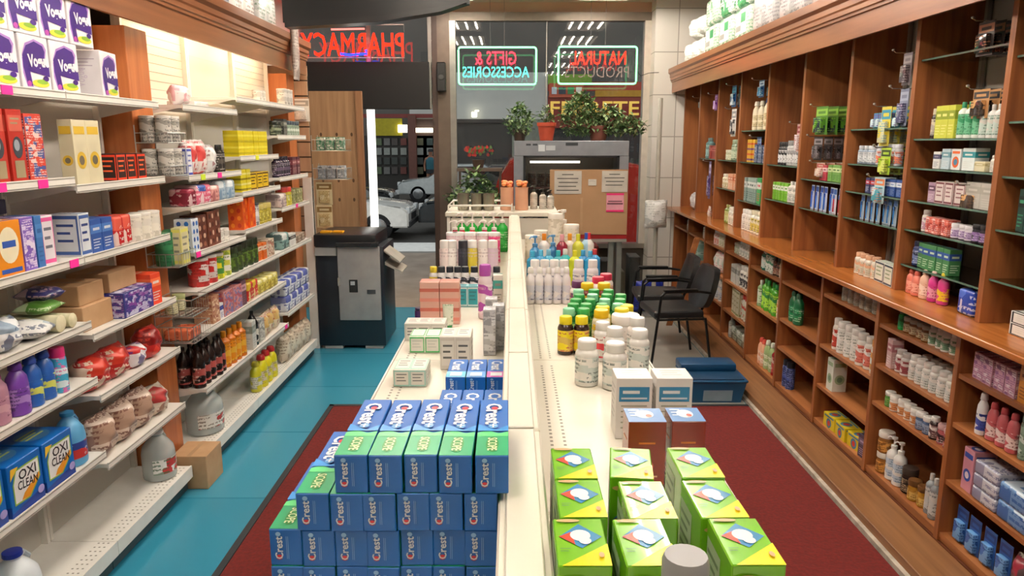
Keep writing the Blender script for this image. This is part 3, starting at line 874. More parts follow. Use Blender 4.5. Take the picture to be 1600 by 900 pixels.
# s3
Lr(2, 0, [('bag', 'pale pink and white packet', (.16, .1, .11), ('#eee6e4', '#e0a0a8', '#d8c8cc'), 'up', 1), ('pack', 'flat white cloth packet', (.2, .16, .03), ('#f2eee8', '#e0d4d0', '#f8f4f0'), '', 1)], y0=4.2)
Lr(2, 1, [('carton', 'blue and white cream carton', (.075, .07, .155), ('#eef0f4', '#3f4fb0', '#6a78c0'), 'frame', 1), ('bag', 'red and white food bag', (.13, .1, .2), ('#e0d8d4', '#b8222c', '#c84a48'), 'up', 2), ('bag', 'silver and red pouch', (.11, .09, .17), ('#cfd0d0', '#8a4a50', '#e8e8e4'), 'up', 1), ('bottle', 'dark bottle with white print', (.055, .055, .17), ('#26221f', '#1a1817', '#4a4640', '#d0ccc4'), 'slim', 2)])
Lr(2, 2, [('pack', 'maroon wrapped pack', (.10, .12, .10), ('#7a2a3a', '#d8b8bc', '#a03a50'), '', 1), ('pack', 'pink and red wrapped multipack', (.20, .14, .115), ('#d86a84', '#f0e0e4', '#3a5aa8'), '', 1), ('pack', 'salmon wrapped multipack', (.12, .13, .10), ('#d89a94', '#8a4a50', '#efd8d0'), '', 1), ('pack', 'pale blue tissue pack', (.125, .13, .12), ('#a8bccc', '#6a8aa8', '#e4ecf0'), '', 2)])
Lr(2, 3, [('carton', 'blue and white carton', (.09, .1, .19), ('#dfe6ee', '#2f6fc0', '#1f4f98'), 'tiles', 1), ('carton', 'brown chocolate drink carton', (.12, .1, .2), ('#5a3128', '#c8a48c', '#8a5a48'), 'tiles', 1), ('carton', 'tall brown carton', (.10, .1, .21), ('#6a3a2c', '#d8b8a0', '#3a1a14'), 'tiles', 2), ('tub', 'small white tub', (.06, .06, .08), ('#e8e4dc', '#d8d4cc', '#c8c4bc', '#9a968e'), '', 2)])
Lr(2, 4, [('tub', 'red milk powder canister', (.12, .12, .17), ('#c22a28', '#e4dcd8', '#e8e0dc', '#9a1c1c'), '', 2), ('tub', 'yellow drink mix canister', (.115, .115, .16), ('#d9cf22', '#cfcac0', '#3f7f3a', '#7a8a1a'), '', 1), ('tub', 'white and lime canister', (.11, .11, .18), ('#d8dc5a', '#e8e8e0', '#f0f0ea', '#6a8a2a'), '', 1), ('jar', 'dark green pickle jar', (.08, .08, .17), ('#2c3f22', '#26301c', '#5a7a2a', '#1c2414'), '', 2)], y0=4.3)
Lr(2, 5, [('carton', 'brown patterned carton', (.10, .12, .17), ('#b88a6a', '#8a3a2c', '#e0c8a8'), 'print', 1), ('carton', 'small white carton with navy stripe', (.06, .08, .10), ('#e8e8ec', '#2a2f88', '#5a5fa8'), 'band', 1), ('carton', 'rose and red biscuit carton', (.15, .12, .16), ('#c88a88', '#a8323a', '#6a7ab0'), 'print', 2, {'gap': .003}), ('carton', 'dark mauve carton', (.09, .12, .17), ('#5a3a48', '#c8a0a8', '#8a5a68'), 'band', 1)], y0=4.38)
Lr(2, 6, [('bottle', 'dark brown sauce bottle', (.075, .075, .245), ('#1f1210', '#17100f', '#a8504c', '#e4c8bc'), 'neck', 5, {'rows': 2}), ('bottle', 'amber honey bottle', (.08, .08, .235), ('#c06a1c', '#d88a1a', '#e0b03a', '#8a4a10'), 'slim', 4)], y0=4.17)
Lr(2, 7, [('gap', .04), ('jug', 'large clear gallon jug with cream label', (.25, .22, .30), ('#d8e0e0', '#e8e8e4', '#ecebe4', '#6a5a4a'), 'clear', 1)], y0=4.24)
# s4
Lr(3, 0, [('tub', 'white storage pot', (.07, .07, .08), ('#e0dad0', '#cfc8bc', '#c8c2b4', '#a8a294'), '', 2)], y0=5.5)
Lr(3, 1, [('carton', 'bright yellow bouillon carton', (.095, .10, .17), ('#d8c51e', '#b8a814', '#e8dc4a'), 'stripes', 6, {'gap': .003, 'rows': 1}), ], y0=5.0)
Lr(3, 2, [('carton', 'yellow carton with dark print', (.09, .10, .15), ('#d8c82a', '#8a7a14', '#e8e08a'), 'stripes', 2), ('carton', 'black and yellow tea carton', (.12, .10, .12), ('#d8b41e', '#4a2f20', '#2a1c14'), 'frame', 3)])
Lr(3, 3, [('carton', 'tall orange cereal carton', (.12, .10, .21), ('#d8581c', '#f08a2a', '#c2301a'), 'tiles', 2), ('tub', 'white tub with black lid', (.09, .09, .16), ('#e4e4e0', '#26262a', '#c8c8c8', '#4a4a50'), '', 1), ('jar', 'golden olive jar', (.085, .085, .14), ('#a89a3a', '#c8b86a', '#d8cc6a', '#5a5220'), '', 3)])
Lr(3, 4, [('jar', 'dark green jar with black lid', (.085, .085, .18), ('#2a3a20', '#1f2a18', '#5a7a2a', '#1c2414'), '', 3), ('carton', 'orange and white snack carton', (.07, .10, .12), ('#d8702a', '#f0e4d4', '#a83a1c'), 'band', 2), ('carton', 'cream patterned carton', (.16, .10, .13), ('#d8ccb8', '#a85a48', '#8a7a60'), 'print', 1)])
Lr(3, 5, [('pack', 'red and yellow noodle pack', (.11, .1, .13), ('#c03a34', '#e8d89a', '#d8b43a'), '', 2), ('pack', 'yellow noodle pack', (.10, .12, .105), ('#cfc05a', '#8a7a2a', '#e8e0a0'), '', 4)])
Lr(3, 6, [('carton', 'pale grey carton', (.09, .10, .2), ('#cfd0ca', '#8a948a', '#b0b4ac'), 'band', 1), ('bottle', 'black bottle with cream label', (.08, .08, .25), ('#17181a', '#101112', '#dcd8cc', '#3a3a38'), 'neck', 1), ('carton', 'grey print carton', (.10, .10, .17), ('#bdbcb6', '#5a5a58', '#d8d8d0'), 'print', 1), ('bag', 'cream and red food bag', (.13, .1, .17), ('#d8ccb0', '#a8483a', '#c8a86a'), 'up', 3)])
Lr(3, 7, [('flatbottle', 'yellow bottle with grey base label', (.10, .08, .22), ('#c8c02a', '#a8a02a', '#d0d0c0', '#8a8a7a'), '', 1), ('flatbottle', 'yellow bottle with red cap', (.11, .09, .24), ('#d8cc1e', '#b8222a', '#d8c8b4', '#a89a3a'), '', 3)], y0=5.1)
# s5
Lr(4, 0, [('tub', 'clear and white pot', (.08, .08, .13), ('#e4e0d8', '#d8d4cc', '#c8c4bc', '#9a968e'), '', 3)], y0=6.1)
Lr(4, 1, [('jar', 'dark green spice jar', (.06, .06, .11), ('#26301f', '#1a2016', '#8a947a', '#1c2414'), '', 3), ('carton', 'dark carton', (.06, .08, .13), ('#3a3a38', '#7a7a70', '#b0b0a4'), 'band', 2), ('jar', 'grey green jar', (.06, .06, .12), ('#8a9a88', '#3f4a52', '#c8d0c4', '#4a5a4a'), '', 5)], y0=5.82)
Lr(4, 2, [('bottle', 'dark purple bottle', (.055, .055, .16), ('#2c2434', '#1f1a26', '#5a4a60', '#c8c0cc'), 'slim', 6), ('carton', 'maroon carton', (.08, .08, .15), ('#5a2a34', '#8a4a50', '#c8a8a0'), 'band', 3)])
Lr(4, 3, [('pack', 'pale rose and grey pack', (.17, .12, .11), ('#c8b4ae', '#8a7a80', '#e0d8d4'), '', 1), ('jar', 'yellow and green jar with red lid', (.08, .08, .15), ('#b8ac3a', '#b83a34', '#d8d4a0', '#6a7a2a'), '', 2), ('carton', 'olive print carton', (.1, .08, .12), ('#8a8a5a', '#4a4a34', '#c8c89a'), 'print', 3)])
Lr(4, 4, [('pack', 'teal and grey pack', (.17, .14, .13), ('#7fa09c', '#3a4a50', '#d8dcd8'), '', 1), ('carton', 'white and black carton', (.17, .12, .10), ('#dcdcd8', '#2a2a2c', '#b8a8a4'), 'band', 1), ('pack', 'brown and grey pack', (.15, .12, .07), ('#a8988a', '#6a5a50', '#d8ccc0'), '', 2)])
Lr(4, 5, [('pack', 'blue and white sanitary pack', (.17, .14, .13), ('#dfe2ea', '#2a3480', '#5a64a8'), '', 4, {'stack': 2, 'gap': .004})])
Lr(4, 6, [('bag', 'beige rice bag', (.14, .12, .22), ('#c8b8a4', '#8a7460', '#dcd0bc'), 'up', 5)], y0=5.82)

# a few irregular things on the left shelves
@cached
def jumble(k):
    return None
def lying(look, loc, dims, cols, rz, lab, kind='bag'):
    place(kind, dims, cols, 'lie' if kind == 'bag' else '', loc, rz, lab)
# rolled towels and folded packets on the fourth shelf of the nearest bay
zz = 1.161 + TH + .001
for i, (y, r, c, lab) in enumerate(((2.90, .035, '#d8d0ae', 'rolled cream cloth lying across the fourth left shelf'), (2.98, .03, '#cfc9a4', 'second rolled cream cloth behind the longer roll'))):
    m = MB()
    m.lathe([(r * .8, 0), (r, .006), (r * 1.02, .12), (r * .96, .25), (r, .27), (r * .7, .276)], noisy('cloth_' + c, c, '#e0dabb', 30, .9, 3, .3), seg=18, mx=Matrix.Translation((-2.09, y, zz + r)) @ Matrix.Rotation(PI / 2, 4, 'Y'))
    tag(m.build('rolled_cloth'), lab, 'cloth')
lying('', (-1.9, 2.78, zz), (.2, .07, .14), ('#e8e8e6', '#3f4f70', '#b8c4cc'), .3, 'white and blue packet lying flat beside the rolled cloths')
lying('', (-1.92, 2.93, zz + .068), (.13, .05, .16), ('#5a8f3a', '#c8d8b0', '#3a6a2a'), .1, 'green and white packet lying on the rolled cloths')
lying('', (-1.95, 2.99, zz + .075 + .03), (.14, .06, .14), ('#3a3a78', '#d8b8c8', '#8a6a9a'), 0, 'navy packet with pink window lying above the green packet')
# corrugated boxes
def cardbox(name, a, b, lab, parent=None, open_=False):
    m = MB(); m.box(a, b, CARD, bev=.003)
    p = m.panel(((a[0] + b[0]) / 2, (a[1] + b[1]) / 2, b[2]), (1, 0, 0), (0, 1, 0), (0, 0, 1))
    W, D = b[0] - a[0], b[1] - a[1]
    p.rect(-W * .06 if W < D else -W / 2, -D / 2 if W < D else -D * .06, W * .06 if W < D else W / 2, D / 2 if W < D else D * .06, M('#a37f59', .5))
    return tag(m.build(name), lab, 'box')
z2 = 1.099 + TH + .001
cardbox('cardboard_box', (-2.09, 3.12, z2), (-1.86, 3.36, z2 + .11), 'brown cardboard box on the fourth shelf of the second left bay')
cardbox('cardboard_box', (-2.09, 3.14, z2 + .1105), (-1.88, 3.34, z2 + .2), 'smaller brown cardboard box stacked on the lower one, second left bay')
cardbox('cardboard_box', (-2.08, 3.39, z2 + .1205), (-1.88, 3.64, z2 + .21), 'brown cardboard box lying on the navy freezer bag carton')
m = MB(); m.box((-2.08, 2.44, 1.438 + TH + .206), (-1.95, 2.86, 1.438 + TH + .262), M('#1d2250', .4), bev=.003); tag(m.build('carton'), 'long dark blue carton laid over the tops of the third shelf cartons', 'box')
cardbox('cardboard_box', (-1.93, 3.915, .001), (-1.73, 4.135, .20), 'tan cardboard box on the teal floor beside the left shelving')

# wire racks on the first pillar
WIRE = M('#c9cac6', .3, .8)
def wirerack(x0, y0, x1, y1, zb, lab, h=.06, n=1, dz=0):
    r = empty('wire_rack', lab, 'rack', ((x0 + x1) / 2, (y0 + y1) / 2, zb))
    off = (-(x0 + x1) / 2, -(y0 + y1) / 2, -zb)
    for k in range(n):
        z = zb + k * dz
        m = MB()
        for zz in (z, z + h): m.tube([(x0, y0, zz), (x1, y0, zz), (x1, y1, zz), (x0, y1, zz)], .003, WIRE, 6, True)
        q = int((y1 - y0) / .03)
        for i in range(q + 1):
            yy = y0 + (y1 - y0) * i / q; m.tube([(x0, yy, z), (x1, yy, z), (x1, yy, z + h)], .0018, WIRE, 5)
        q = int((x1 - x0) / .03)
        for i in range(q + 1):
            xx = x0 + (x1 - x0) * i / q; m.tube([(xx, y0, z + h), (xx, y0, z), (xx, y1, z)], .0018, WIRE, 5)
        m.build('basket', r, off)
    for yy in (y0, y1):
        m = MB(); m.tube([(x0, yy, zb), (x0, yy, zb + (n - 1) * dz + h + .04)], .003, WIRE, 6); m.build('hanger', r, off)
    return r
wirerack(-1.948, 3.90, -1.78, 4.12, 1.77, 'two-tier wire rack of white tubs on the wooden pillar', .05, 2, .17)
for k in range(2):
    for i in range(2):
        for j in range(2):
            place('tub', (.078, .078, .135), ('#d4d0c8', '#e0dcd4', '#9a968e', '#5a5a58'), '', (-1.905 + i * .083, 3.955 + j * .1, 1.7735 + k * .17), 0,
                  f"{('near','far')[j]} {('inner','outer')[i]} grey and white tub in the {('lower','upper')[k]} tier of the pillar wire rack")
wirerack(-1.948, 3.90, -1.78, 4.12, 1.285, 'wire rack of green tubs on the wooden pillar', .07)
for j in range(2): place('tub', (.095, .095, .18), ('#2f7a50', '#276a44', '#3f8f60', '#1f5a3a'), '', (-1.875, 3.955 + j * .105, 1.2885), 0, ('near', 'far')[j] + ' dark green tub in the single wire rack on the pillar')
place('carton', (.1, .05, .2), ('#ddd6a8', '#e6e06a', '#8a8a7a'), 'frame', (-1.81, 4.01, 1.2885), PI / 2, 'cream and yellow card pack at the front of the green tub rack')
wirerack(-1.948, 3.92, -1.74, 4.14, .86, 'two-tier white wire basket low on the wooden pillar', .09, 2, .15)
for j in range(2): place('jar', (.07, .07, .09), ('#c8c49a', '#a8b07a', '#dcd8b8', '#6a7a4a'), '', (-1.88, 3.98 + j * .1, 1.0135), 0, ('near', 'far')[j] + ' pale green jar in the upper low wire basket')
place('pack', (.16, .14, .06), ('#d8704a', '#8a3a2a', '#6a7a70'), '', (-1.85, 4.03, .8635), PI / 2, 'orange and grey pack in the lower low wire basket')
# baskets on the slatwall end panel
for k, (z, c) in enumerate(((1.86, '#3a7a5a'), (1.60, '#8a94a4'))):
    wirerack(-1.83, 6.88, -1.52, 7.10, z, ('upper', 'lower')[k] + ' wire basket on the slatwall end panel', .1)
    for i in range(3):
        place('carton', (.07, .08, .12), ((('#3a7a5a', '#b8c8b8', '#e0e0d8'), ('#9aa0a8', '#3a4250', '#d8dce0'))[k]), 'print', (-1.77 + i * .09, 6.99, z + .004), 0, f"{('inner','middle','outer')[i]} {('green','grey')[k]} box in the {('upper','lower')[k]} slatwall basket")
place('hang', (.16, .03, .2), ('#e8e4dc', '#a8a49a', '#dcd8d0'), '', (-1.90, 6.82, 2.12), 0, 'white hanging pack on the slatwall end panel above the baskets')
for i in range(2):
    place('hang', (.15, .02, .21), ('#d8c8a0', '#8a6a3a', '#c8b080'), '', (-1.76, 6.97 - .03 * i, 1.36 - i * .21), 0, ('upper', 'lower')[i] + ' cream card pack hanging under the slatwall baskets')
# ------------------------------------------------------------------ right wall bookcase
XL, XU, XBK = 2.03, 2.10, 2.40
RY = [2.5 + .75 * i for i in range(10)]
RN = ['nearest right bay', 'second right bay', 'third right bay', 'fourth right bay', 'fifth right bay', 'sixth right bay', 'seventh right bay', 'eighth right bay', 'ninth right bay']
LOWZ = [[.91, .675, .39], [.96, .73, .51], [.975, .635, .36], [.92, .63, .41], [.91, .59], [.93, .65, .37], [.92, .65, .38], [.92, .65, .38], [.92]]
UPZ = [[2.3, 2.03, 1.80, 1.57, 1.35], [2.36, 1.96, 1.81, 1.64, 1.485, 1.295], [2.02, 1.81, 1.64, 1.475], [1.68, 1.47], [1.76, 1.48], [2.04, 1.76, 1.41], [1.76, 1.48], [1.76], []]
CZ = 1.146
GSH = glassmat('shelf_glass', .01, '#dfeee6')
GEDGE = M('#4f6a5c', .2)
for i in range(9):
    y0, y1 = RY[i], RY[i + 1]
    r = empty('cabinet', 'open wooden base cabinet under the counter, ' + RN[i], 'cabinet', (XBK, (y0 + y1) / 2, 0), 0, 'base cabinets under the counter')
    off = (-XBK, -(y0 + y1) / 2, 0)
    m = MB(); m.box((XBK - .01, y0 + .017, .1), (XBK, y1 - .017, CZ - .031), CHERRY_Z); m.build('back_panel', r, off)
    for yy in ((y0, y1) if i == 0 else (y1,)):
        m = MB(); m.box((XL, yy - .016, .08), (XBK - .01, yy + .016, CZ - .032), CHERRY_Z); m.build('side_panel', r, off)
    for z in LOWZ[i] + [.12]:
        m = MB(); m.box((XL + .008, y0 + .0165, z - .022), (XBK - .011, y1 - .0165, z), CHERRY_Y); m.build('shelf', r, off)
    m = MB(); m.box((XL + .012, y0 + .0165, .08), (XL + .03, y1 - .0165, .0975), CHERRY_Y); m.build('toe_board', r, off)
    u = empty('display_unit', 'wooden wall display unit above the counter, ' + RN[i], 'shelving', (XBK, (y0 + y1) / 2, CZ), 0, 'wall display units above the counter')
    off = (-XBK, -(y0 + y1) / 2, -CZ)
    for yy in ((y0, y1) if i == 0 else (y1,)):
        m = MB(); m.box((XU, yy - .018, CZ + .001), (XBK + .015, yy + .018, 2.76), CHERRY_Z); m.build('side_panel', u, off)
    for z in UPZ[i]:
        m = MB(); m.box((XU + .02, y0 + .019, z - .008), (XBK + .01, y1 - .019, z), GSH)
        g = m.build('glass_shelf', u, off)
        m = MB(); m.box((XU + .0185, y0 + .019, z - .0085), (XU + .0199, y1 - .019, z + .0005), GEDGE); m.build('edge', g)
    # metal strip with hook slots on the back wall
    m = MB(); m.box((XBK + .004, y1 - .09, CZ + .02), (XBK + .012, y1 - .06, 2.7), M('#8d8a84', .4, .6)); m.build('hook_strip', u, off)
m = MB(); m.box((1.93, 2.1, CZ - .03), (XBK, 9.27, CZ), CHERRY_TOP, bev=.008, seg=3)
tag(m.build('countertop'), 'long glossy orange wooden countertop along the right wall', 'counter')
m = MB(); m.box((1.795, 1.0, .001), (2.03, 9.2, .075), PLINTHW, bev=.004)
pl = tag(m.build('plinth'), 'low brown wooden plinth step along the foot of the right wall cabinets', 'plinth')
m = MB(); m.box((1.77, 1.0, .001), (1.794, 9.2, .03), noisy('worn_white_strip', '#a59b8b', '#cfc6b6', 14, .6)); m.build('edge_strip', pl)
m = MB(); m.box((2.031, 2.5, .001), (2.05, 9.25, .075), M('#5a2c14', .5)); m.build('toe_board', pl)

def Rl(i, k, items, a=None, b=None):
    zs = LOWZ[i] + [.12]
    nm = ('top', 'second', 'third', 'lowest')[k] if k < len(zs) - 1 else 'lowest'
    row('right', XL + .01, zs[k] + .0006, a or RY[i] + .03, b or RY[i + 1] - .03, nm + ' shelf below counter, ' + RN[i], items)
def Ru(i, k, items, a=None, b=None):
    zs = UPZ[i] + [CZ]
    nm = (('top', 'second', 'third', 'fourth', 'fifth', 'sixth')[k] + ' glass shelf') if k < len(zs) - 1 else 'on the counter'
    row('right', XU + .025 if k < len(zs) - 1 else XU + .0, zs[k] + .001, a or RY[i] + .03, b or RY[i + 1] - .03, nm + ', ' + RN[i], items)

W_ = '#e6e2da'
SUP = ('#e8e6e0', '#efece6')
# --- below the counter
Rl(0, 0, [('carton', 'orange carton', (.075, .1, .16), ('#c8822a', '#e0b070', '#8a4a1c'), 'band', 4, {'gap': .012}), ('carton', 'pink and purple carton', (.07, .08, .12), ('#c89ab0', '#7a3a78', '#e8d8e0'), 'print', 4)])
Rl(0, 1, [('can', 'grey green spray can', (.06, .06, .2), ('#7a9080', '#5a6a60', '#c8d0c8', '#3a4a40'), '', 5), ('flatbottle', 'rose pink bottle', (.06, .045, .17), ('#b85a60', '#a84048', '#e8d0cc', '#7a2a30'), '', 3), ('flatbottle', 'white bottle with blue base', (.05, .045, .19), ('#e6e6e8', '#dcdce0', '#3a4a98', '#1f2a6a'), '', 1)])
Rl(0, 2, [('pack', 'pale blue incontinence pack', (.18, .2, .08), ('#6a90c0', '#2f5a9a', '#c8d8e8'), '', 2, {'stack': 2}), ('pack', 'white and grey soft pack', (.16, .18, .06), ('#c8c8d0', '#7a7a98', '#e4e4ea'), '', 1, {'stack': 3}), ('carton', 'pink and blue diaper carton', (.08, .1, .2), ('#c88a98', '#2a4a9a', '#e8d8dc'), 'disc', 1)])
Rl(0, 3, [('bag', 'dark bag with cream print', (.13, .1, .16), ('#4a3a3c', '#c8c0b4', '#8a2a3a'), 'up', 2), ('hang', 'deep blue blister pack', (.08, .03, .17), ('#2f5fa8', '#1f3f80', '#6aa0d8'), '', 4, {'gap': .02}), ('hang', 'red and pink blister pack', (.07, .03, .15), ('#b83a44', '#e8b8b8', '#c8808a'), '', 3, {'gap': .015})])
Rl(1, 0, [('bottle', 'white bottle with grey lid', (.05, .05, .105), (W_, '#d8d4cc', '#7a9a80', '#3f6a4a'), 'round', 5), ('jar', 'amber jar with grey lid', (.055, .055, .085), ('#7a4a24', '#a8a49c', '#b8a88a', '#5a3a1c'), '', 4), ('bottle', 'bright green bottle', (.05, .05, .11), ('#1f8a44', '#186a34', '#2fa058', '#0f4a24'), 'round', 1)])
Rl(1, 1, [('carton', 'bright yellow carton', (.03, .1, .15), ('#e8c81e', '#d8a81a', '#a87a14'), 'band', 1), ('bottle', 'white vitamin bottle', (.062, .062, .13), (*SUP, '#d8dcd8', '#5a6a60'), 'round', 6, {'rows': 2}), ('bottle', 'white and maroon bottle', (.06, .06, .12), ('#e0d8d4', '#d8d0cc', '#9a4a50', '#6a2a30'), 'round', 2), ('carton', 'tall pink and white carton', (.06, .06, .16), ('#d8b8b8', '#b87a80', '#eee4e2'), 'band', 1)])
Rl(1, 2, [('jar', 'pink jar with dark label', (.055, .055, .10), ('#a85a60', '#c8a0a0', '#3a2428', '#d8c8c4'), '', 2), ('bottle', 'dark syrup bottle with white cap', (.05, .05, .115), ('#2a1c1c', '#e8e4e0', '#5a3a3c', '#c8b8b0'), 'round', 1), ('jar', 'blue grey jar with white lid', (.055, .055, .09), ('#4a5a78', '#e0dcd8', '#8a98b0', '#2a3448'), '', 2), ('jar', 'white jar with peach label', (.06, .06, .085), ('#dcd8d0', '#e4e0d8', '#c88a5a', '#7a4a2a'), '', 4), ('jar', 'green jar with white lid', (.055, .055, .085), ('#4a7a3a', '#e0dcd4', '#6a9a4a', '#2a4a1c'), '', 1)])
Rl(1, 3, [('bottle', 'slim white bottle near the end', (.05, .05, .2), ('#d8d0c8', '#e4e0d8', '#c8a0a0', '#8a5a5a'), 'slim', 1), ('bottle', 'silver bottle with steel cap', (.05, .05, .21), ('#8a9094', '#c8c8c4', '#c0c4c4', '#4a5054'), 'slim', 2), ('jar', 'golden jar with brown lid', (.065, .065, .11), ('#a87a2a', '#5a3a1c', '#d8b86a', '#6a4a1c'), '', 2), ('jar', 'black jar with dark lid', (.08, .08, .14), ('#1f1a18', '#3a302a', '#5a4a3a', '#c8b89a'), '', 1), ('pump', 'white pump bottle', (.07, .07, .25), ('#e4e2de', '#eeece8', '#b8c8d8', '#4a6a8a'), '', 2), ('jar', 'amber tub with white lid', (.085, .085, .12), ('#8a5a2a', '#e0d8cc', '#d89a4a', '#5a3a1a'), '', 1, {'stack': 2})])
Rl(2, 0, [('bottle', 'pale pink bottle', (.06, .06, .12), ('#c8a8a4', '#d8c8c4', '#e0d4d0', '#8a5a5a'), 'round', 1), ('jar', 'grey jar with cream lid', (.065, .065, .10), ('#8f8a80', '#c8c0b4', '#b8b0a0', '#5a5448'), '', 3), ('bottle', 'cloudy grey bottle', (.07, .07, .11), ('#9a9488', '#b8b0a4', '#a8a294', '#5a564c'), 'wide', 3)])
Rl(2, 1, [('bottle', 'big white bottle with amber lid', (.095, .095, .2), ('#e4e0d8', '#c88a3a', '#d8e4e4', '#6a8a8a'), 'wide', 1), ('bottle', 'white bottle with coral label', (.075, .075, .195), (W_, '#e8e4de', '#d87a6a', '#a8443a'), 'round', 2), ('bottle', 'big white vitamin bottle', (.08, .08, .2), (*SUP, '#e0e0da', '#7a8478'), 'wide', 3), ('bottle', 'tall white bottle with red label', (.06, .06, .205), (W_, '#e8e4de', '#c84a3a', '#8a2a20'), 'round', 1)])
Rl(2, 2, [('gap', .52), ('carton', 'white and pale green carton', (.09, .09, .21), ('#d8dcd0', '#9ab08a', '#6a8a6a'), 'disc', 1)])
Rl(2, 3, [('carton', 'dark purple carton', (.09, .09, .14), ('#3a2f4a', '#6a5a7a', '#a898b8'), 'band', 1), ('carton', 'yellow and blue carton', (.15, .1, .09), ('#d8c022', '#3a7aa0', '#c8301c'), 'disc', 3, {'gap': .015})])
Rl(3, 0, [('bottle', 'small pink bottle', (.05, .05, .10), ('#d8a8a0', '#e0c8c4', '#e8d8d4', '#8a4a4a'), 'round', 1)])
Rl(3, 1, [('bottle', 'small white bottle at the near end', (.045, .045, .13), (W_, '#dcd8d0', '#c8c4bc', '#7a766c'), 'round', 1), ('gap', .38), ('flatbottle', 'large dark green shampoo bottle', (.10, .07, .23), ('#14613a', '#0f4a2c', '#1f8a54', '#d8e8dc'), '', 2)])
Rl(3, 2, [('bottle', 'pale bottle at the near edge', (.05, .05, .15), ('#d0c8bc', '#dcd4c8', '#b8b0a0', '#6a6458'), 'round', 1)])
Rl(3, 3, [('gap', .5), ('can', 'navy and black spray can', (.065, .065, .21), ('#1f2a58', '#17181f', '#3a4a8a', '#8a98c8'), '', 2)])
Rl(4, 0, [('bottle', 'cream bottle', (.05, .05, .15), ('#d8d0b8', '#c8b88a', '#e0d8c4', '#8a7a50'), 'round', 2), ('bottle', 'dark brown bottle', (.055, .055, .15), ('#4a2f24', '#2a1c16', '#8a5a48', '#d8c0a8'), 'round', 2), ('can', 'white and green spray can', (.055, .055, .17), ('#e0e4dc', '#2a6a48', '#4a8a68', '#1f5a38'), '', 3), ('bottle', 'teal bottle with white cap', (.055, .055, .16), ('#2a6a60', '#e0dcd4', '#c8d8d0', '#1f4a44'), 'slim', 2)])
Rl(4, 1, [('bottle', 'cream bottle with orange cap', (.06, .06, .19), ('#d8c8a0', '#c87a3a', '#e8dcc0', '#8a6a3a'), 'slim', 2), ('bottle', 'lime green mouthwash bottle', (.085, .07, .25), ('#4a9a2a', '#2a7a3a', '#a8d84a', '#1f6a1c'), 'slim', 4), ('bottle', 'pale green bottle', (.07, .06, .22), ('#8aa87a', '#d8dcd0', '#c8d8b8', '#4a6a3a'), 'slim', 1)])
Rl(4, 2, [('bottle', 'deep red bottle', (.07, .06, .23), ('#8a1c24', '#c8b8b0', '#b84a4a', '#5a1014'), 'slim', 2), ('flatbottle', 'pale green lotion bottle', (.08, .06, .24), ('#9ab07a', '#d8d8c8', '#dce4c8', '#5a7a3a'), '', 2), ('flatbottle', 'peach lotion bottle', (.07, .06, .22), ('#e0a888', '#c84a3a', '#f0d8c8', '#a86a4a'), '', 2)])
Rl(5, 0, [('bottle', 'white bottle', (.07, .07, .14), (*SUP, '#c8ccc4', '#6a6e66'), 'round', 5), ('jar', 'pale green jar', (.07, .07, .10), ('#a8b09a', '#d8d8cc', '#c8ccb8', '#6a7058'), '', 2)])
Rl(5, 1, [('bottle', 'white bottle with black label', (.075, .075, .2), (W_, '#e8e4de', '#3a3a3e', '#c8c4bc'), 'round', 4), ('carton', 'pale grey carton', (.08, .08, .17), ('#c8c8c0', '#8a8a84', '#a8a8a0'), 'band', 3)])
Rl(5, 2, [('bottle', 'white red-capped jug bottle', (.08, .08, .23), ('#e0dcd0', '#b83a2a', '#c8ccb8', '#6a7058'), 'round', 3), ('carton', 'tall cream carton', (.08, .08, .24), ('#d0c8b0', '#8a8a5a', '#a89a70'), 'frame', 3)])
Rl(5, 3, [('pack', 'grey green soft pack', (.16, .16, .13), ('#9aa090', '#5a6054', '#c8ccc0'), '', 3), ('bottle', 'clear grey bottle', (.06, .06, .2), ('#a8a8a0', '#c8c4bc', '#b8b8b0', '#5a5a54'), 'slim', 1)])
Rl(6, 0, [('bottle', 'cream bottle with pale cap', (.075, .075, .14), ('#d8d0b8', '#e0dccc', '#c8c8b0', '#7a7458'), 'round', 4), ('bottle', 'pink and white bottle', (.07, .07, .15), ('#e0c0b8', '#e8dcd8', '#d89a90', '#a85a50'), 'round', 2)])
Rl(6, 1, [('bag', 'white and pink packet', (.16, .12, .2), ('#e4dcd4', '#d88a90', '#b8c4b8'), 'up', 3)])
Rl(6, 2, [('bottle', 'white gallon bottle', (.12, .12, .22), (W_, '#dcd8d0', '#c8ccd4', '#5a6a7a'), 'slim', 3)])
Rl(7, 0, [('carton', 'small grey carton', (.08, .08, .12), ('#a8a298', '#7a746a', '#c8c2b8'), 'band', 2)])
Rl(7, 1, [('gap', .3), ('carton', 'pale teal carton', (.16, .14, .115), ('#8ab0a8', '#b8d0c8', '#5a8078'), 'band', 1, {'stack': 2})])
Rl(7, 2, [('gap', .3), ('carton', 'pale teal and white carton', (.16, .14, .08), ('#9abcb4', '#dce8e2', '#5a8078'), 'stripes', 1, {'stack': 3})])
Rl(8, 0, [('jar', 'pale jar', (.08, .08, .12), ('#c8c4b8', '#a8a49a', '#d8d4c8', '#7a766a'), '', 2)])
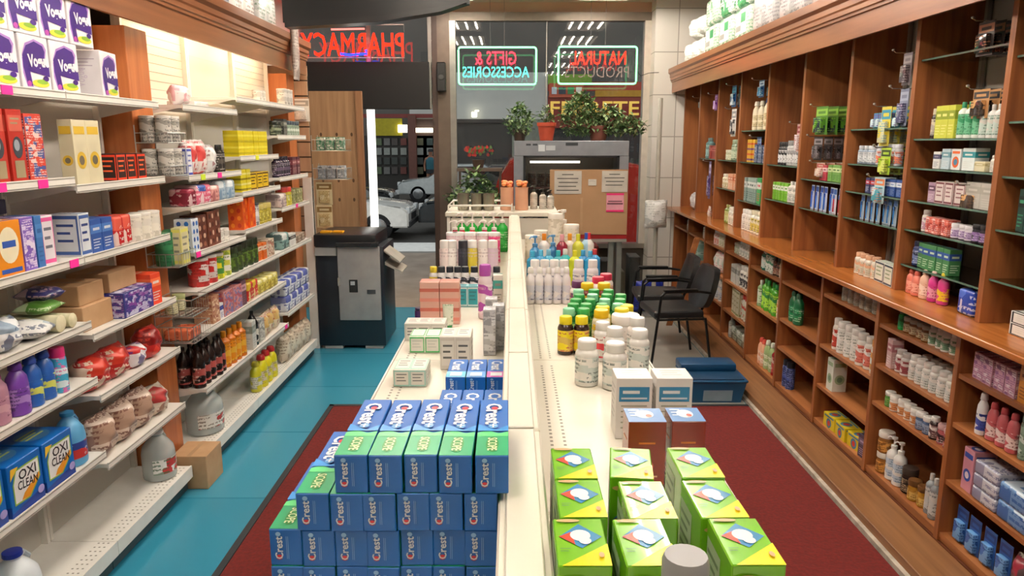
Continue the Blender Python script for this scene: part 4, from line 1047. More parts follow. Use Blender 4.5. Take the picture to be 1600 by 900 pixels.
# --- glass shelves
Ru(0, 1, [('bottle', 'dark amber bottle', (.05, .05, .13), ('#2f1c18', '#3a2a24', '#8a6a50', '#d8c8b0'), 'round', 8)])
Ru(0, 2, [('bottle', 'white bottle with dark purple band', (.055, .055, .13), (W_, '#2f2440', '#8a7a9a', '#3a2a50'), 'round', 8)])
Ru(0, 3, [('carton', 'teal and white carton', (.05, .08, .19), ('#3f8a90', '#c8dcd8', '#1f5a60'), 'band', 6), ('carton', 'black and green carton', (.05, .08, .18), ('#1c3a34', '#101c1a', '#3f8a6a'), 'band', 5)])
Ru(0, 4, [('carton', 'deep green carton', (.07, .08, .15), ('#1f7a50', '#c8d8cc', '#e8ece8'), 'frame', 4), ('squeeze', 'white cream tube', (.06, .045, .2), ('#e8e6e0', '#dcd8d0', '#2f8a5a', '#1f6a44'), '', 3)])
Ru(0, 5, [('gap', .33), ('carton', 'white carton framed in black', (.19, .15, .05), ('#e8e6e0', '#20242a', '#dcdad4'), 'frame', 1, {'stack': 2})])
Ru(1, 0, [])
Ru(1, 1, [('gap', .07), ('bottle', 'white bottle', (.045, .045, .15), ('#dcdcd8', '#c8c4bc', '#b8c8c0', '#4a6a5a'), 'slim', 3), ('bottle', 'white and green bottle', (.045, .045, .17), ('#dfe4dc', '#2f8a60', '#6ab08a', '#1f5a3a'), 'slim', 3), ('carton', 'lime yellow carton', (.055, .07, .16), ('#c8cc4a', '#8a9a2a', '#e0e08a'), 'band', 3), ('bottle', 'dark bottle with pale label', (.045, .045, .15), ('#3a2f2c', '#c8c0a8', '#a8a09a', '#3a3430'), 'round', 1)])
Ru(1, 2, [('bottle', 'small white bottle', (.04, .04, .075), ('#e4e0d8', '#c8c4bc', '#dcd8d0', '#8a867c'), 'round', 1), ('carton', 'small cream carton', (.09, .06, .045), ('#dcd4b0', '#b8ac7a', '#e8e4cc'), 'band', 1), ('carton', 'white and teal carton', (.09, .07, .105), ('#e0e8e6', '#2f8a94', '#d8dcd8'), 'band', 1), ('carton', 'white carton with orange disc', (.075, .07, .10), ('#dce0e0', '#d8622a', '#3f7a9a'), 'disc', 1), ('carton', 'pale blue carton', (.08, .07, .10), ('#b8ccd4', '#6a9aa8', '#dce4e4'), 'band', 1), ('carton', 'white carton with navy line', (.065, .06, .085), ('#dcdcd8', '#3a3a5a', '#8a8a98'), 'band', 1)], a=3.34)
Ru(1, 3, [('carton', 'plain grey carton', (.12, .07, .12), ('#b8b4ac', '#a8a49a', '#c8c4bc'), 'band', 2), ('carton', 'white and maroon carton', (.075, .06, .11), ('#d8ccc8', '#6a2f38', '#8a5a60'), 'frame', 3), ('carton', 'mauve carton', (.06, .06, .10), ('#a88aa0', '#5a3a54', '#d8c8d4'), 'band', 1)])
Ru(1, 4, [('jar', 'dark jar with violet label', (.05, .05, .085), ('#2a2630', '#1c1a20', '#8a6aa0', '#c8b8d8'), '', 3), ('jar', 'white and lilac jar', (.05, .05, .07), ('#dcd4dc', '#e4e0e4', '#b09ac0', '#5a3a6a'), '', 3), ('carton', 'coral and white carton', (.065, .06, .08), ('#d86a5a', '#f0dcd8', '#a83a34'), 'print', 3), ('bottle', 'white lotion bottle', (.045, .045, .11), (W_, '#dcd8d4', '#c8a0b0', '#7a4a60'), 'round', 1)])
Ru(1, 5, [('gap', .3), ('carton', 'blue and green carton', (.055, .06, .13), ('#3f7a4a', '#2f4f98', '#c8dcc0'), 'band', 5), ('bottle', 'navy bottle', (.05, .05, .13), ('#26305a', '#1c2444', '#6a78a8', '#c8d0e0'), 'round', 1)])
Ru(1, 6, [('pack', 'deep blue soft pack', (.12, .09, .12), ('#2440a0', '#c8d0e8', '#4a68c8'), '', 1), ('gap', .12), ('flatbottle', 'magenta bottle with yellow cap', (.07, .05, .16), ('#d0408a', '#e8cc2a', '#e8c02a', '#b8286a'), '', 1), ('flatbottle', 'magenta bottle with pink cap', (.06, .05, .155), ('#c8388a', '#e8c8c0', '#e0a0b8', '#8a1c5a'), '', 1), ('flatbottle', 'peach bottle', (.065, .05, .15), ('#e0b8a0', '#d8c0b0', '#f0d8c8', '#a87a60'), '', 1), ('flatbottle', 'salmon pink bottle', (.065, .05, .13), ('#d87a6a', '#c85a4a', '#e8a898', '#a84a3a'), '', 2)], a=3.33)
Ru(2, 0, [('gap', .2), ('hang', 'teal and purple pack', (.05, .03, .09), ('#3a8aa0', '#6a4a98', '#c8dce4'), '', 5, {'gap': .02})])
Ru(2, 1, [('gap', .15), ('bottle', 'pale grey bottle', (.05, .05, .12), ('#b8bcc4', '#c8ccd4', '#d87a5a', '#4a5a78'), 'round', 5), ('bottle', 'slate blue bottle', (.045, .045, .11), ('#8a98a8', '#c8ccd0', '#d8dce0', '#3a4858'), 'round', 4)])
Ru(2, 2, [('carton', 'small blue and white carton', (.06, .06, .095), ('#2a4a8a', '#dce4ee', '#8aa0c8'), 'band', 4), ('carton', 'small navy carton with red band', (.055, .06, .09), ('#262f5a', '#b8303a', '#c8d0e0'), 'band', 4)])
Ru(2, 3, [('gap', .12), ('brushpack', 'carded blue toothbrush', (.045, .02, .15), ('#a8bcc8', '#2f5a98', '#3f8ad0'), '', 7, {'gap': .02})])
Ru(2, 4, [('carton', 'white carton with navy end', (.12, .06, .12), ('#dce0d4', '#2a3448', '#8aa07a'), 'frame', 2), ('bottle', 'white bottle with peach cap', (.06, .06, .13), ('#e0dcd0', '#d8a888', '#c8c8b8', '#8a8470'), 'round', 4)], b=4.62)
Ru(3, 0, [('carton', 'green carton', (.055, .06, .11), ('#6a9a4a', '#c8d8a0', '#3a6a2a'), 'band', 5), ('carton', 'pink and red carton', (.055, .06, .105), ('#b83a4a', '#e8c8cc', '#7a1c2c'), 'band', 2)])
Ru(3, 1, [('brushpack', 'carded brush with red handle', (.05, .02, .17), ('#dce0e8', '#3a6ab8', '#b8283a'), '', 3, {'gap': .025}), ('brushpack', 'carded brush with blue handle', (.05, .02, .17), ('#c8d4e8', '#2a4fa8', '#2a68c8'), '', 5, {'gap': .025})])
Ru(4, 0, [('bottle', 'silver grey bottle', (.055, .055, .19), ('#b8b8b8', '#8a8a8c', '#d8d8d8', '#4a4a50'), 'round', 6), ('bottle', 'black and white bottle', (.05, .05, .18), ('#2a2a2e', '#1c1c20', '#d8d8d8', '#4a4a50'), 'round', 3)])
Ru(4, 1, [('bottle', 'white bottle with a domed cap', (.065, .065, .16), (W_, '#f0ece4', '#c8c8c0', '#7a7a74'), 'slim', 4), ('carton', 'lime green and white carton', (.055, .06, .14), ('#7ab83a', '#e8ece0', '#4a8a1c'), 'band', 5)])
Ru(4, 2, [])
Ru(5, 0, [('flatbottle', 'tall cream bottle with navy cap', (.1, .07, .27), ('#e0d4b8', '#26407a', '#c8b890', '#6a5a3a'), '', 2, {'gap': .05}), ('flatbottle', 'tall cream bottle with cream cap', (.08, .07, .25), ('#dccfb4', '#e4dcc8', '#c8b890', '#6a5a3a'), '', 2, {'gap': .05})])
Ru(5, 1, [('carton', 'navy and white carton', (.07, .07, .15), ('#3a4a68', '#b8c0cc', '#26304a'), 'print', 5), ('carton', 'yellow and purple carton', (.06, .07, .2), ('#d8b03a', '#6a3a78', '#c84a2a'), 'stripes', 3)])
Ru(5, 2, [('carton', 'tall green and white carton', (.06, .07, .22), ('#3f9a5a', '#e0e4dc', '#c8304a'), 'band', 4), ('carton', 'tall grey carton', (.06, .07, .21), ('#8aa098', '#d8dcd8', '#4a605a'), 'band', 5)])
Ru(5, 3, [('bottle', 'white and yellow bottle', (.08, .08, .2), ('#e8e4d8', '#dcd4b8', '#c8b85a', '#2a2a2c'), 'round', 4), ('bottle', 'white bottle with dark print', (.07, .07, .19), (W_, '#e8e4de', '#d8d4cc', '#2a2a2e'), 'round', 3)])
Ru(6, 0, [('bottle', 'grey green bottle', (.07, .07, .2), ('#7a8a74', '#8a9a80', '#b8c0a8', '#4a5a44'), 'round', 5), ('jar', 'small pale jar', (.07, .07, .1), ('#b8b89a', '#c8c8b0', '#d8d8c0', '#7a7a5a'), '', 2)])
Ru(6, 1, [('carton', 'peach carton', (.09, .07, .15), ('#e0a888', '#c87a5a', '#f0d8c8'), 'band', 4), ('bottle', 'cream bottle', (.07, .07, .14), ('#d8ccb0', '#e0d8c4', '#c8b890', '#7a6a4a'), 'round', 3)])
Ru(6, 2, [('bottle', 'white bottle', (.08, .08, .17), ('#dcd8cc', '#e4e0d4', '#c8c4b4', '#7a766a'), 'round', 3), ('bottle', 'olive and green bottle', (.06, .06, .18), ('#6a7a3a', '#a8a86a', '#b8c08a', '#3a4a1c'), 'slim', 2)])
Ru(7, 0, [('carton', 'dull red carton', (.1, .07, .14), ('#8a3a34', '#b8706a', '#5a1c1a'), 'band', 4), ('bottle', 'teal grey bottle', (.08, .08, .22), ('#5a7a7a', '#4a6464', '#8aa8a4', '#2a4444'), 'slim', 2)])
Ru(7, 1, [('squeeze', 'white tube standing', (.08, .05, .11), ('#e0dcd4', '#c8c4bc', '#c8a0a0', '#8a5a5a'), '', 2, {'gap': .12})])
Ru(8, 0, [('bag', 'grey and white crumpled packet', (.2, .12, .2), ('#c8c4c4', '#8a8a94', '#e4e2e0'), 'up', 2)])

# hooks with packs hanging in front of the grey back wall
def hooks(i, Y, zt, n, kind, dims, cols, look, span=(2.12, 2.36)):
    m = MB(); m.tube([(2.412, Y, zt + .012), (span[0] - .02, Y, zt + .012), (span[0] - .035, Y, zt + .024)], .003, M('#b8b6b0', .25, .9), 6)
    e = m.build('peg_hook'); tag(e, f'steel peg hook of the {look}s, {RN[i]}', 'hook')
    m = MB(); m.lathe([(.001, -.008), (.008, -.004), (.008, .004), (.001, .008)], M('#d8d6d0', .15, .8), c=(span[0] - .035, Y, zt + .026), seg=10); m.build('tip', e)
    for k in range(n):
        x = span[0] + (span[1] - span[0]) * (k + .5) / n
        place(kind, dims, cols, '', (x, Y - RND.uniform(0, .004), zt - dims[2] + .011), -PI / 2, f'{look} on a hook, ' + (ORD[k] + 'out' if 0 else ('front' if k == 0 else ORD[k].strip() + ' back')) + f' of {NUM[n]}, {RN[i]}')
hooks(1, 3.52, 2.47, 5, 'hang', (.12, .028, .15), ('#3a3430', '#c88a6a', '#2a2624'), 'dark cosmetic card')
hooks(1, 3.50, 2.17, 5, 'hang', (.12, .028, .13), ('#b88a5a', '#26262a', '#3a2f28'), 'brown brush card')
hooks(1, 3.50, 1.735, 4, 'hang', (.13, .03, .12), ('#c89a6a', '#26262a', '#4a3a30'), 'tan and black card')
hooks(2, 4.22, 2.41, 3, 'hang', (.09, .03, .17), ('#8a8088', '#b8b0b4', '#5a5058'), 'grey card')
hooks(2, 4.22, 2.22, 3, 'hang', (.09, .03, .2), ('#7a8098', '#a8b0c4', '#4a4a68'), 'slate blue card')
hooks(2, 4.34, 2.13, 4, 'hang', (.11, .03, .22), ('#d8c84a', '#3a90b0', '#c8c8a0'), 'yellow and teal card', (2.10, 2.34))
hooks(2, 4.26, 1.90, 4, 'hang', (.11, .03, .15), ('#a8c83a', '#2a3a1c', '#d0dc6a'), 'lime green card', (2.08, 2.32))
hooks(2, 4.30, 1.735, 2, 'hang', (.12, .03, .15), ('#b8d4dc', '#d87a4a', '#4a98a8'), 'pale blue card', (2.08, 2.2))
hooks(3, 5.26, 2.17, 4, 'hang', (.2, .04, .19), ('#4a7a2a', '#8ab84a', '#26343a'), 'green and black glove card', (2.10, 2.38))
hooks(3, 5.28, 1.965, 4, 'hang', (.15, .03, .16), ('#2a2628', '#8a8488', '#5a5458'), 'dark grey card', (2.10, 2.38))
hooks(3, 5.20, 1.79, 3, 'hang', (.13, .03, .10), ('#c8b0a0', '#a83a34', '#dcd0c4'), 'cream and red card', (2.10, 2.3))
hooks(4, 5.58, 2.06, 2, 'hang', (.08, .03, .2), ('#c8a8a8', '#8a1c2c', '#d8d0d0'), 'red and white card', (2.08, 2.2))
hooks(5, 6.62, 1.97, 3, 'hang', (.12, .03, .16), ('#3a5a8a', '#8a98b8', '#26406a'), 'denim blue card')
hooks(5, 6.46, 2.44, 3, 'hang', (.13, .03, .14), ('#2a5a88', '#c8d8e4', '#3a7aa0'), 'blue and white card', (2.06, 2.3))
hooks(6, 7.36, 2.46, 4, 'hang', (.14, .03, .2), ('#2a5f98', '#4aa0b8', '#dce8ec'), 'teal blue card', (2.10, 2.36))
hooks(6, 7.36, 2.24, 3, 'hang', (.15, .03, .26), ('#dcd8d0', '#8a8a8c', '#3a3a3e'), 'white card', (2.10, 2.36))
hooks(7, 7.95, 2.41, 2, 'hang', (.10, .03, .16), ('#7a3a90', '#b88ac8', '#c8a8d4'), 'purple card', (2.08, 2.24))
hooks(7, 8.1, 1.72, 3, 'hang', (.09, .03, .4), ('#7a6a9a', '#c8c0dc', '#4a3a6a'), 'long lilac card', (2.10, 2.3))
hooks(8, 8.7, 2.42, 2, 'hang', (.14, .03, .12), ('#2f4a58', '#6a8a94', '#26343c'), 'dark teal card', (2.10, 2.3))

# ------------------------------------------------------------------ bags on top of the cornices
def heap(side, x, y, z, w, d, h, cols, lab, kind='pack', rz=0): place(kind, (w, d, h), cols, '', (x, y, z), rz, lab)
GRN = ('#4aa06a', '#1f7a48', '#e8efe6'); WGR = ('#e8ebe2', '#5aa878', '#c8d4c4'); GRY = ('#b4b2b2', '#8a888c', '#d0c8c8')
k = 0
for yy, n in ((6.55, 3), (7.05, 3), (7.55, 2)):
    for j in range(n):
        c = (WGR, GRN, WGR)[j % 3] if yy < 7.4 else (WGR, WGR)[j]
        place('pack', (.42, .34, .25), c, 'diaper' if j != 1 else '', (2.10, yy, 2.8005 + j * .255), -PI / 2, f"{('green and white','green','top green and white')[j]} diaper pack, {('bottom','middle','top')[j]} of the {('nearest','middle','farthest')[k]} stack on the right cornice")
    k += 1
for i, (yy, zz, s) in enumerate(((8.08, 0, .29), (8.40, 0, .29), (8.72, 0, .29), (8.2, .25, .26), (8.54, .25, .28))):
    place('bag', (s, .24, s * .8), ('#eeeee8', '#c4ccc0', '#fafaf6'), 'up', (2.08, yy, 2.8005 + zz), -PI / 2 + .1 * (i % 3 - 1), f"{('first','second','third','fourth','fifth')[i]} crumpled white bag from the near end of the white heap on the right cornice"[:200])
for i, yy in enumerate((6.02, 5.42, 4.82, 4.2, 3.6)):
    heap('right', 2.12, yy, 2.8005, .56, .36, .34, (GRY, GRY, ('#c8c0be', '#9a9498', '#dcd4d0'))[i % 3], f"grey plastic wrapped bale on the right cornice{pos(i, 5)}", 'pack', -PI / 2)
for i, yy in enumerate((3.0, 3.5, 4.0, 4.5, 5.0, 5.5, 6.0)):
    c = (('#c8ccc8', '#6a8a70', '#e8e8e4'), ('#d4d4d4', '#5a6a8a', '#b4b8c0'), ('#cfcac4', '#8a7a70', '#e6e2de'))[i % 3]
    place('pack', (.44, .34, .26 + .03 * (i % 2)), c, '', (-2.05, yy, 2.8005), PI / 2, f"grey printed soft pack on the left cornice{pos(i, 7)}")
for i, yy in enumerate((5.3, 5.8, 6.3)):
    place('bag', (.4, .26, .3), ('#c4c8cc', '#5a6a80', '#e4e6e8'), 'up', (-2.0, yy, 3.092), PI / 2 + .2, f"silver and blue plastic packet heaped on the left cornice packs{pos(i, 3)}")
place('bag', (.16, .05, .5), ('#a89890', '#8a7a74', '#c8bcb4'), 'up', (-1.77, 6.3, 2.44), PI / 2, 'limp translucent plastic bag hanging over the left cornice')
# ------------------------------------------------------------------ central gondola
DZ = 1.34
GX0, GXL, GXR, GX1 = -.335, -.014, .042, .385
GY0, GY1 = -.62, 4.65
g = empty('gondola', 'long cream double-sided display gondola down the middle of the shop', 'shelving', (0, 2, 0))
off = (0, -2, 0)
m = MB(); m.box((GXL, GY0, .02), (GXR, GY1, 1.46), CREAM)
for y in [GY0 + .88 * i for i in range(7)]:
    if y < GY1 - .01: m.box((GXL - .004, y, DZ), (GXR + .004, min(y + .874, GY1), 1.488), CREAM, bev=.003)
dv = m.build('divider', g, off)
m = MB()
for y in [GY0 + .44 * i for i in range(12)]: m.box((GXL + .006, y, 1.4885), (GXR - .006, min(y + .432, GY1), 1.4925), CREAM, bev=.002)
m.build('cap_strip', g, off)
HOLE = M('#8f897e', .6)
for side, (x0, x1) in enumerate(((GX0, GXL - .005), (GXR + .005, GX1))):
    for k, y in enumerate([GY0 + .88 * i for i in range(6)]):
        y1 = min(y + .876, GY1)
        m = MB(); m.box((x0, y, DZ - .025), (x1, y1, DZ), CREAM, bev=.003)
        xs = (x0 + .035, x0 + .055) if side == 0 else (x0 + .035, x0 + .062)
        for xx in xs:
            q = int((y1 - y - .04) / .02)
            for i in range(q):
                yy = y + .02 + i * .02
                m.add([(xx - .003, yy - .004, DZ + .0004), (xx + .003, yy - .004, DZ + .0004), (xx + .003, yy + .004, DZ + .0004), (xx - .003, yy + .004, DZ + .0004)], [(0, 1, 2, 3)], HOLE, True)
        lipx = (x0 - .004, x0) if side == 0 else (x1, x1 + .004)
        m.box((lipx[0], y, DZ - .035), (lipx[1], y1, DZ + .002), WHITE)
        m.build('deck', g, off)
for x0, x1 in ((GX0 + .03, GXL - .001), (GXR + .001, GX1 - .03)):
    for z in (.14, .5, .9):
        m = MB(); m.box((x0, GY0, z), (x1, GY1, z + .03), WHITE); m.build('shelf', g, off)
m = MB(); m.box((GX0 + .05, GY0, .013), (GX1 - .05, GY1, .14), DARKM); m.build('base', g, off)

D = DZ + .0008
# --- toothpaste
@cached
def paste(w, d, h, cols, style):
    mb = MB(); BL, GR, WH, RD = M('#0a5cae', .42), M('#1fa06a', .3), M('#eef2f6', .3), M('#d4303a', .3)
    mb.box((-w / 2, -d / 2, 0), (w / 2, d / 2, h), BL, bev=.0012)
    p = mb.panel((0, 0, h), (1, 0, 0), (0, 1, 0), (0, 0, 1))
    if cols[0] == 'blue':
        p.rect(-w * .495, -d * .495, w * .495, -d * .14, GR)
        p.poly([(-w * .495, -d * .14), (-w * .2, -d * .1), (w * .2, -d * .15), (w * .495, -d * .12), (w * .495, -d * .2), (-w * .495, -d * .2)], M('#6ad88a', .25))
        p.ell(0, -d * .33, w * .2, d * .12, M('#2f8a3a', .3)); p.text('SCOPE', 0, -d * .33, d * .2, w * .3, M('#f2f6c8', .3), -PI / 2)
        p.poly([(-w * .495, d * .0), (w * .1, -d * .1), (w * .495, -d * .02), (w * .495, -d * .12), (-w * .495, -d * .12)], M('#4a9ae0', .25))
        p.ell(w * .03, d * .30, w * .12, d * .03, RD)
        p.text('Crest', w * .0, d * .19, d * .40, w * .56, WH, -PI / 2, .03)
        p.ell(0, -d * .04, w * .16, d * .04, M('#7ab8f0', .25)); p.rect(-w * .03, -d * .07, w * .03, -d * .01, WH); p.rect(-w * .12, -d * .045, w * .12, -d * .035, WH)
    else:
        c = M(cols[1], .25); p.rect(-w * .495, -d * .495, w * .495, -d * .2, c); p.text('Crest', 0, d * .12, d * .5, w * .62, WH, -PI / 2, .03); p.rect(-w * .3, -d * .44, w * .3, -d * .26, WH)
    p = mb.panel((0, -d / 2, h / 2), (1, 0, 0), (0, 0, 1), (0, -1, 0))
    p.ell(-w * .22, -h * .26, w * .1, h * .07, RD)
    p.text('Crest', -w * .22, 0, h * .62, w * .25, WH, PI / 2, .02)
    p.ell(-w * .22, h * .38, w * .08, h * .06, M('#9ac8f0', .3))
    for q in (.02, .07): p.rect(w * q, -h * .3, w * (q + .015), h * .32, M('#8fb4e0', .4))
    for sx in (-1, 1):
        p = mb.panel((sx * w / 2, 0, h / 2), (0, sx, 0), (0, 0, 1), (sx, 0, 0)); p.rect(-d * .49, -h * .48, -d * .14 if sx > 0 else -d * .3, h * .48, GR) if sx > 0 else p.rect(d * .14, -h * .48, d * .49, h * .48, GR)
        p.text('Crest', sx * d * .14, 0, d * .36, h * .5, WH, 0, .03)
    return 'toothpaste_box', [('toothpaste_box', mb.mesh('toothpaste_box'))]
KINDS['paste'] = (paste, 'box')
BW, BH, BD = .0430, .0526, .2105
LAY = ['bottom', 'lowest but one', 'second', 'third', 'top']
layers = [(4, [-.292 + .0487 * i for i in range(7)], 0.0), (3, [-.292 + .0487 * i for i in range(7)], .0), (2, [-.292 + .0487 * i for i in range(7)], .0)]
lay = [('bottom', 7, -.2995, .0432, 0), ('second lowest', 7, -.2995, .04325, .002), ('third lowest', 6, -.2605, .0438, -.002), ('top', 5, -.209, .0456, 0)]
hb = .1524 - 3 * BH   # nothing; deck to first box
zb = CAM_H - .398 - 4 * BH
z0 = D
for li, (nm, n, x0, st, dy) in enumerate(lay):
    for i in range(n):
        x = x0 + i * st
        rz = (RND.uniform(-.012, .012))
        o = place('paste', (BW, BD, BH), ('blue',), '', (x, .893 + BD / 2 + dy + RND.uniform(-.002, .002), z0 + li * (BH + .0003)), rz,
              f"blue and green toothpaste box{', ' + ('leftmost' if i == 0 else 'rightmost' if i == n - 1 else ORD[i].strip() + ' from left')} in the {nm} layer of the stack", 'stacked toothpaste boxes')
for i, (x, y, z, c, nm) in enumerate(((-.128, 1.42, 0, '#ffffff', 'white ended'), (-.082, 1.42, 0, '#3fb0e0', 'pale blue ended'), (-.036, 1.42, 0, '#e8f0f8', 'navy and white'), (-.128, 1.67, 0, '#3fb0e0', 'light blue'), (-.082, 1.67, 0, '#5a9ae0', 'mid blue'), (-.036, 1.67, 0, '#e070c0', 'pink and blue'))):
    for k in range(2):
        place('paste', (.044, .19 if y < 1.5 else .14, .0425), ('x', c), '', (x, y, D + k * .0428), 0, f"{('lower','upper')[k]} {nm} toothpaste box in the {'front' if y < 1.5 else 'rear'} row behind the big stack")
# --- items on the left deck: (kind, px, py of the foot, dims, cols, style, label)
def dk(kind, px, py, dims, cols, style, lab, rz=0, dz=0):
    x, y, z = at_z(px, py, DZ)
    if x < 0: x = max(GX0 + dims[0] / 2 + .002, min(x, GXL - .006 - dims[0] / 2))
    else: x = min(GX1 - dims[0] / 2 - .002, max(x, GXR + .006 + dims[0] / 2))
    return place(kind, dims, cols, style, (x, y + dims[1] / 2, D + dz), rz, lab)
WT = ('#ece8e0', '#7ac8b8', '#8a8a88')
dk('carton', 628, 605, (.043, .10, .045), ('#efe9dc', '#a8d8c8', '#7a7a74'), 'frame', 'small cream and teal carton at the front of the deck, one closest to the aisle')
dk('carton', 653, 605, (.043, .10, .045), ('#efe9dc', '#a8d8c8', '#7a7a74'), 'frame', 'small cream and teal carton at the front of the deck, one closest to the divider')
for i, px in enumerate((652, 676)): dk('carton', px, 552, (.045, .09, .05), ('#f2efe6', '#3fb060', '#d8d8d0'), 'frame', f"white carton with green edge {('nearer the aisle','nearer the divider')[i]}, behind the cream pair")
for i, px in enumerate((700, 724)): dk('carton', px, 578, (.042, .10, .092), ('#ece6dc', '#dcd4c8', '#5a5a58'), 'frame', f"upright white medicine carton, {('left','right')[i]} of the pair on the deck")
for i, px in enumerate((640, 662, 684)): dk('carton', px, 533, (.046, .08, .055), ('#efebe2', '#dcdad0', '#6a6a68'), 'frame', f"low white medicine carton behind the green edged cartons, {('left','middle','right')[i]} of three")
for i, (px, py) in enumerate(((765, 556), (779, 548), (768, 535))): dk('carton', px, py, (.036, .05, .135), ('#c9c8ca', '#8f9096', '#e8e8ea'), 'print', f"{('front','middle','rear')[i]} tall silver foil carton beside the divider on the left deck")
for i, px in enumerate((672, 703)): dk('carton', px, 507, (.065, .065, .145), ('#eab8a8', '#e89484', '#c86a5a'), 'stripes', f"tall pink carton, {('left','right')[i]} of the pair on the left deck")
dk('squeeze', 700, 517, (.032, .03, .085), ('#e8ecd8', '#1f8a48', '#dfe8d0', '#9ab08a'), '', 'white tube with green cap in front of the pink cartons')
dk('bottle', 655, 505, (.035, .035, .05), ('#3a1f58', '#2f184a', None, ''), 'wide', 'tiny dark purple bottle beside the pink cartons')
for i, px in enumerate((722, 739)): dk('carton', px, 480, (.042, .05, .078), ('#1f8f9c', '#d8ecec', '#14606a'), 'frame', f"teal carton with pale front, {('left','right')[i]} of two on the left deck")
dk('bottle', 758, 500, (.05, .05, .19), ('#f0dfe6', '#b050b0', '#f4e8ee', '#d8a8c8'), 'round', 'tall pale pink bottle with purple cap beside the divider')
dk('carton', 778, 480, (.035, .05, .12), ('#e8e2d8', '#3f9a90', '#8a8a84'), 'band', 'slim white carton with teal band against the divider')
for i, px in enumerate((672, 690, 703, 715, 727, 741, 762, 776)):
    dk('bottle', px, 462, (.036, .036, .115), ('#e0dcdc', '#20242e' if i else '#e0c83a', '#eeeaf0' if i else '#c8b040', '#6a6a88'), 'round', f"small white bottle with {'black' if i else 'yellow'} cap, {ORD[i].strip() + ' from left' if i else 'leftmost'} of eight in the left deck row")
for i, (px, c) in enumerate(((690, '#e8d8d4'), (706, '#f2ece8'), (724, '#22222e'), (738, '#c8b83a'), (755, '#f0e6e2'), (770, '#d0b8c8'))):
    dk('can', px, 432, (.05, .05, .165), (c, '#efe9e4' if i != 2 else '#22222e', c, '#c8b8b8' if i != 2 else '#3a3a4a'), '', f"tall {('rosy white','white','black','mustard','cream','mauve')[i]} spray can on the left deck, {ORD[i].strip() + ' from left' if i else 'leftmost'} of six")
for i, (px, c) in enumerate(((698, '#efd8dc'), (716, '#f0dce0'), (735, '#f2e0e2'), (754, '#efd8de'), (772, '#d83a80'))):
    dk('tub', px, 412, (.062, .062, .155), (c, '#f6f2f0', c, '#e0b8c0'), '', f"pale pink canister behind the spray cans, {ORD[i].strip() + ' from left' if i else 'leftmost'} of five" if i < 4 else 'magenta canister beside the divider behind the spray cans')
for i, (px, c, cc) in enumerate(((707, '#a81c34', 'red'), (722, '#c02038', 'red'), (738, '#d02030', 'red'), (757, '#c81c5a', 'magenta'), (772, '#c41c6a', 'magenta'))):
    dk('pump', px, 402, (.058, .05, .2), (c, '#f4efe8', c, '#f0b8b8'), '', f"{cc} hand soap pump bottle, {ORD[i].strip() + ' from left' if i else 'leftmost'} of the front five")
for i, px in enumerate((722, 738, 755, 771, 785)):
    dk('pump', px, 394, (.062, .05, .225), ('#23a03c', '#f4efe8', '#3fc058', '#d8f0d8'), '', f"bright green pump bottle, {ORD[i].strip() + ' from left' if i else 'leftmost'} of the rear five")
# --- green cartons on the right deck: tops at z = 1.52
@cached
def greenbox(w, d, h, cols, style):
    mb = MB(); G = M('#76bb1c', .22, coat=.3); mb.box((-w / 2, -d / 2, 0), (w / 2, d / 2, h), G, bev=.0015)
    YE, BL, RD, WH, OR, DG = M('#f0dc10', .25), M('#2f7fb0', .25), M('#d8452c', .25), M('#f2f4ee', .25), M('#e0b070', .3), M('#3f7a1c', .3)
    for p, W, H, s in faces_of(mb, w, d, h, 'TFLR'):
        if s in 'TF':
            k = 1 if s == 'T' else .6
            cy = H * .08 if s == 'T' else H * .16
            p.poly([(-W * .42, -H * .5), (W * .5, -H * .5), (W * .5, -H * .06 if s == 'T' else -H * .3)], YE)
            p.poly([(-W * .42, cy), (0, cy + H * .28 * k), (W * .42, cy), (0, cy - H * .24 * k)], BL)
            p.poly([(-W * .42, cy), (-W * .16, cy + H * .1 * k), (-W * .12, cy - H * .17 * k)], RD)
            p.ell(0, cy + H * .02 * k, W * .2, H * .12 * k, WH); p.ell(W * .08, cy - H * .1 * k, W * .12, H * .07 * k, WH)
            p.ell(-W * .2, H * .42, W * .24, H * .035 * k, OR); p.lines(-W * .42, -W * .22, -H * .2, 2, H * .05, H * .015, DG); p.ell(W * .34, -H * .32, W * .05, H * .05 * k, OR)
        else:
            p.rect(-W * .44, -H * .46, W * .1, H * .4, M('#b8c4a8', .35)); p.lines(-W * .4, W * .04, H * .3, 8, H * .075, H * .03, M('#6a7a5a', .4)); p.rect(W * .16, -H * .3, W * .4, H * .1, YE)
    return 'snack_carton', [('snack_carton', mb.mesh('snack_carton'))]
KINDS['greenbox'] = (greenbox, 'box')
GH = 1.52 - D
gb = [(.0835, .9423, .001, 'back row beside the divider'), (.162, .943, -.13, 'back row, turned, second from the divider'), (.2495, .945, 0, 'back row at the aisle side'),
      (.0835, .8415, 0, 'middle row beside the divider'), (.1645, .838, .0, 'middle row centre'), (.2475, .8405, .02, 'middle row at the aisle side'),
      (.0755, .741, 0, 'front row beside the divider'), (.1455, .741, .02, 'front row centre, behind the grey capped bottle'), (.2555, .7425, 0, 'front row at the aisle side')]
for x, y, rz, lab in gb:
    place('greenbox', (.0565, .0975, GH), ('x',), '', (x, y, D), rz, 'lime green and yellow carton, ' + lab, 'lime green cartons on the right deck')
place('bottle', (.056, .056, .224), ('#e8e8e4', '#8f8f90', '#c8d0c0', '#4a6a3a'), 'round', (.165, .6385, D), 0, 'white bottle with a big grey cap in front of the lime green cartons')
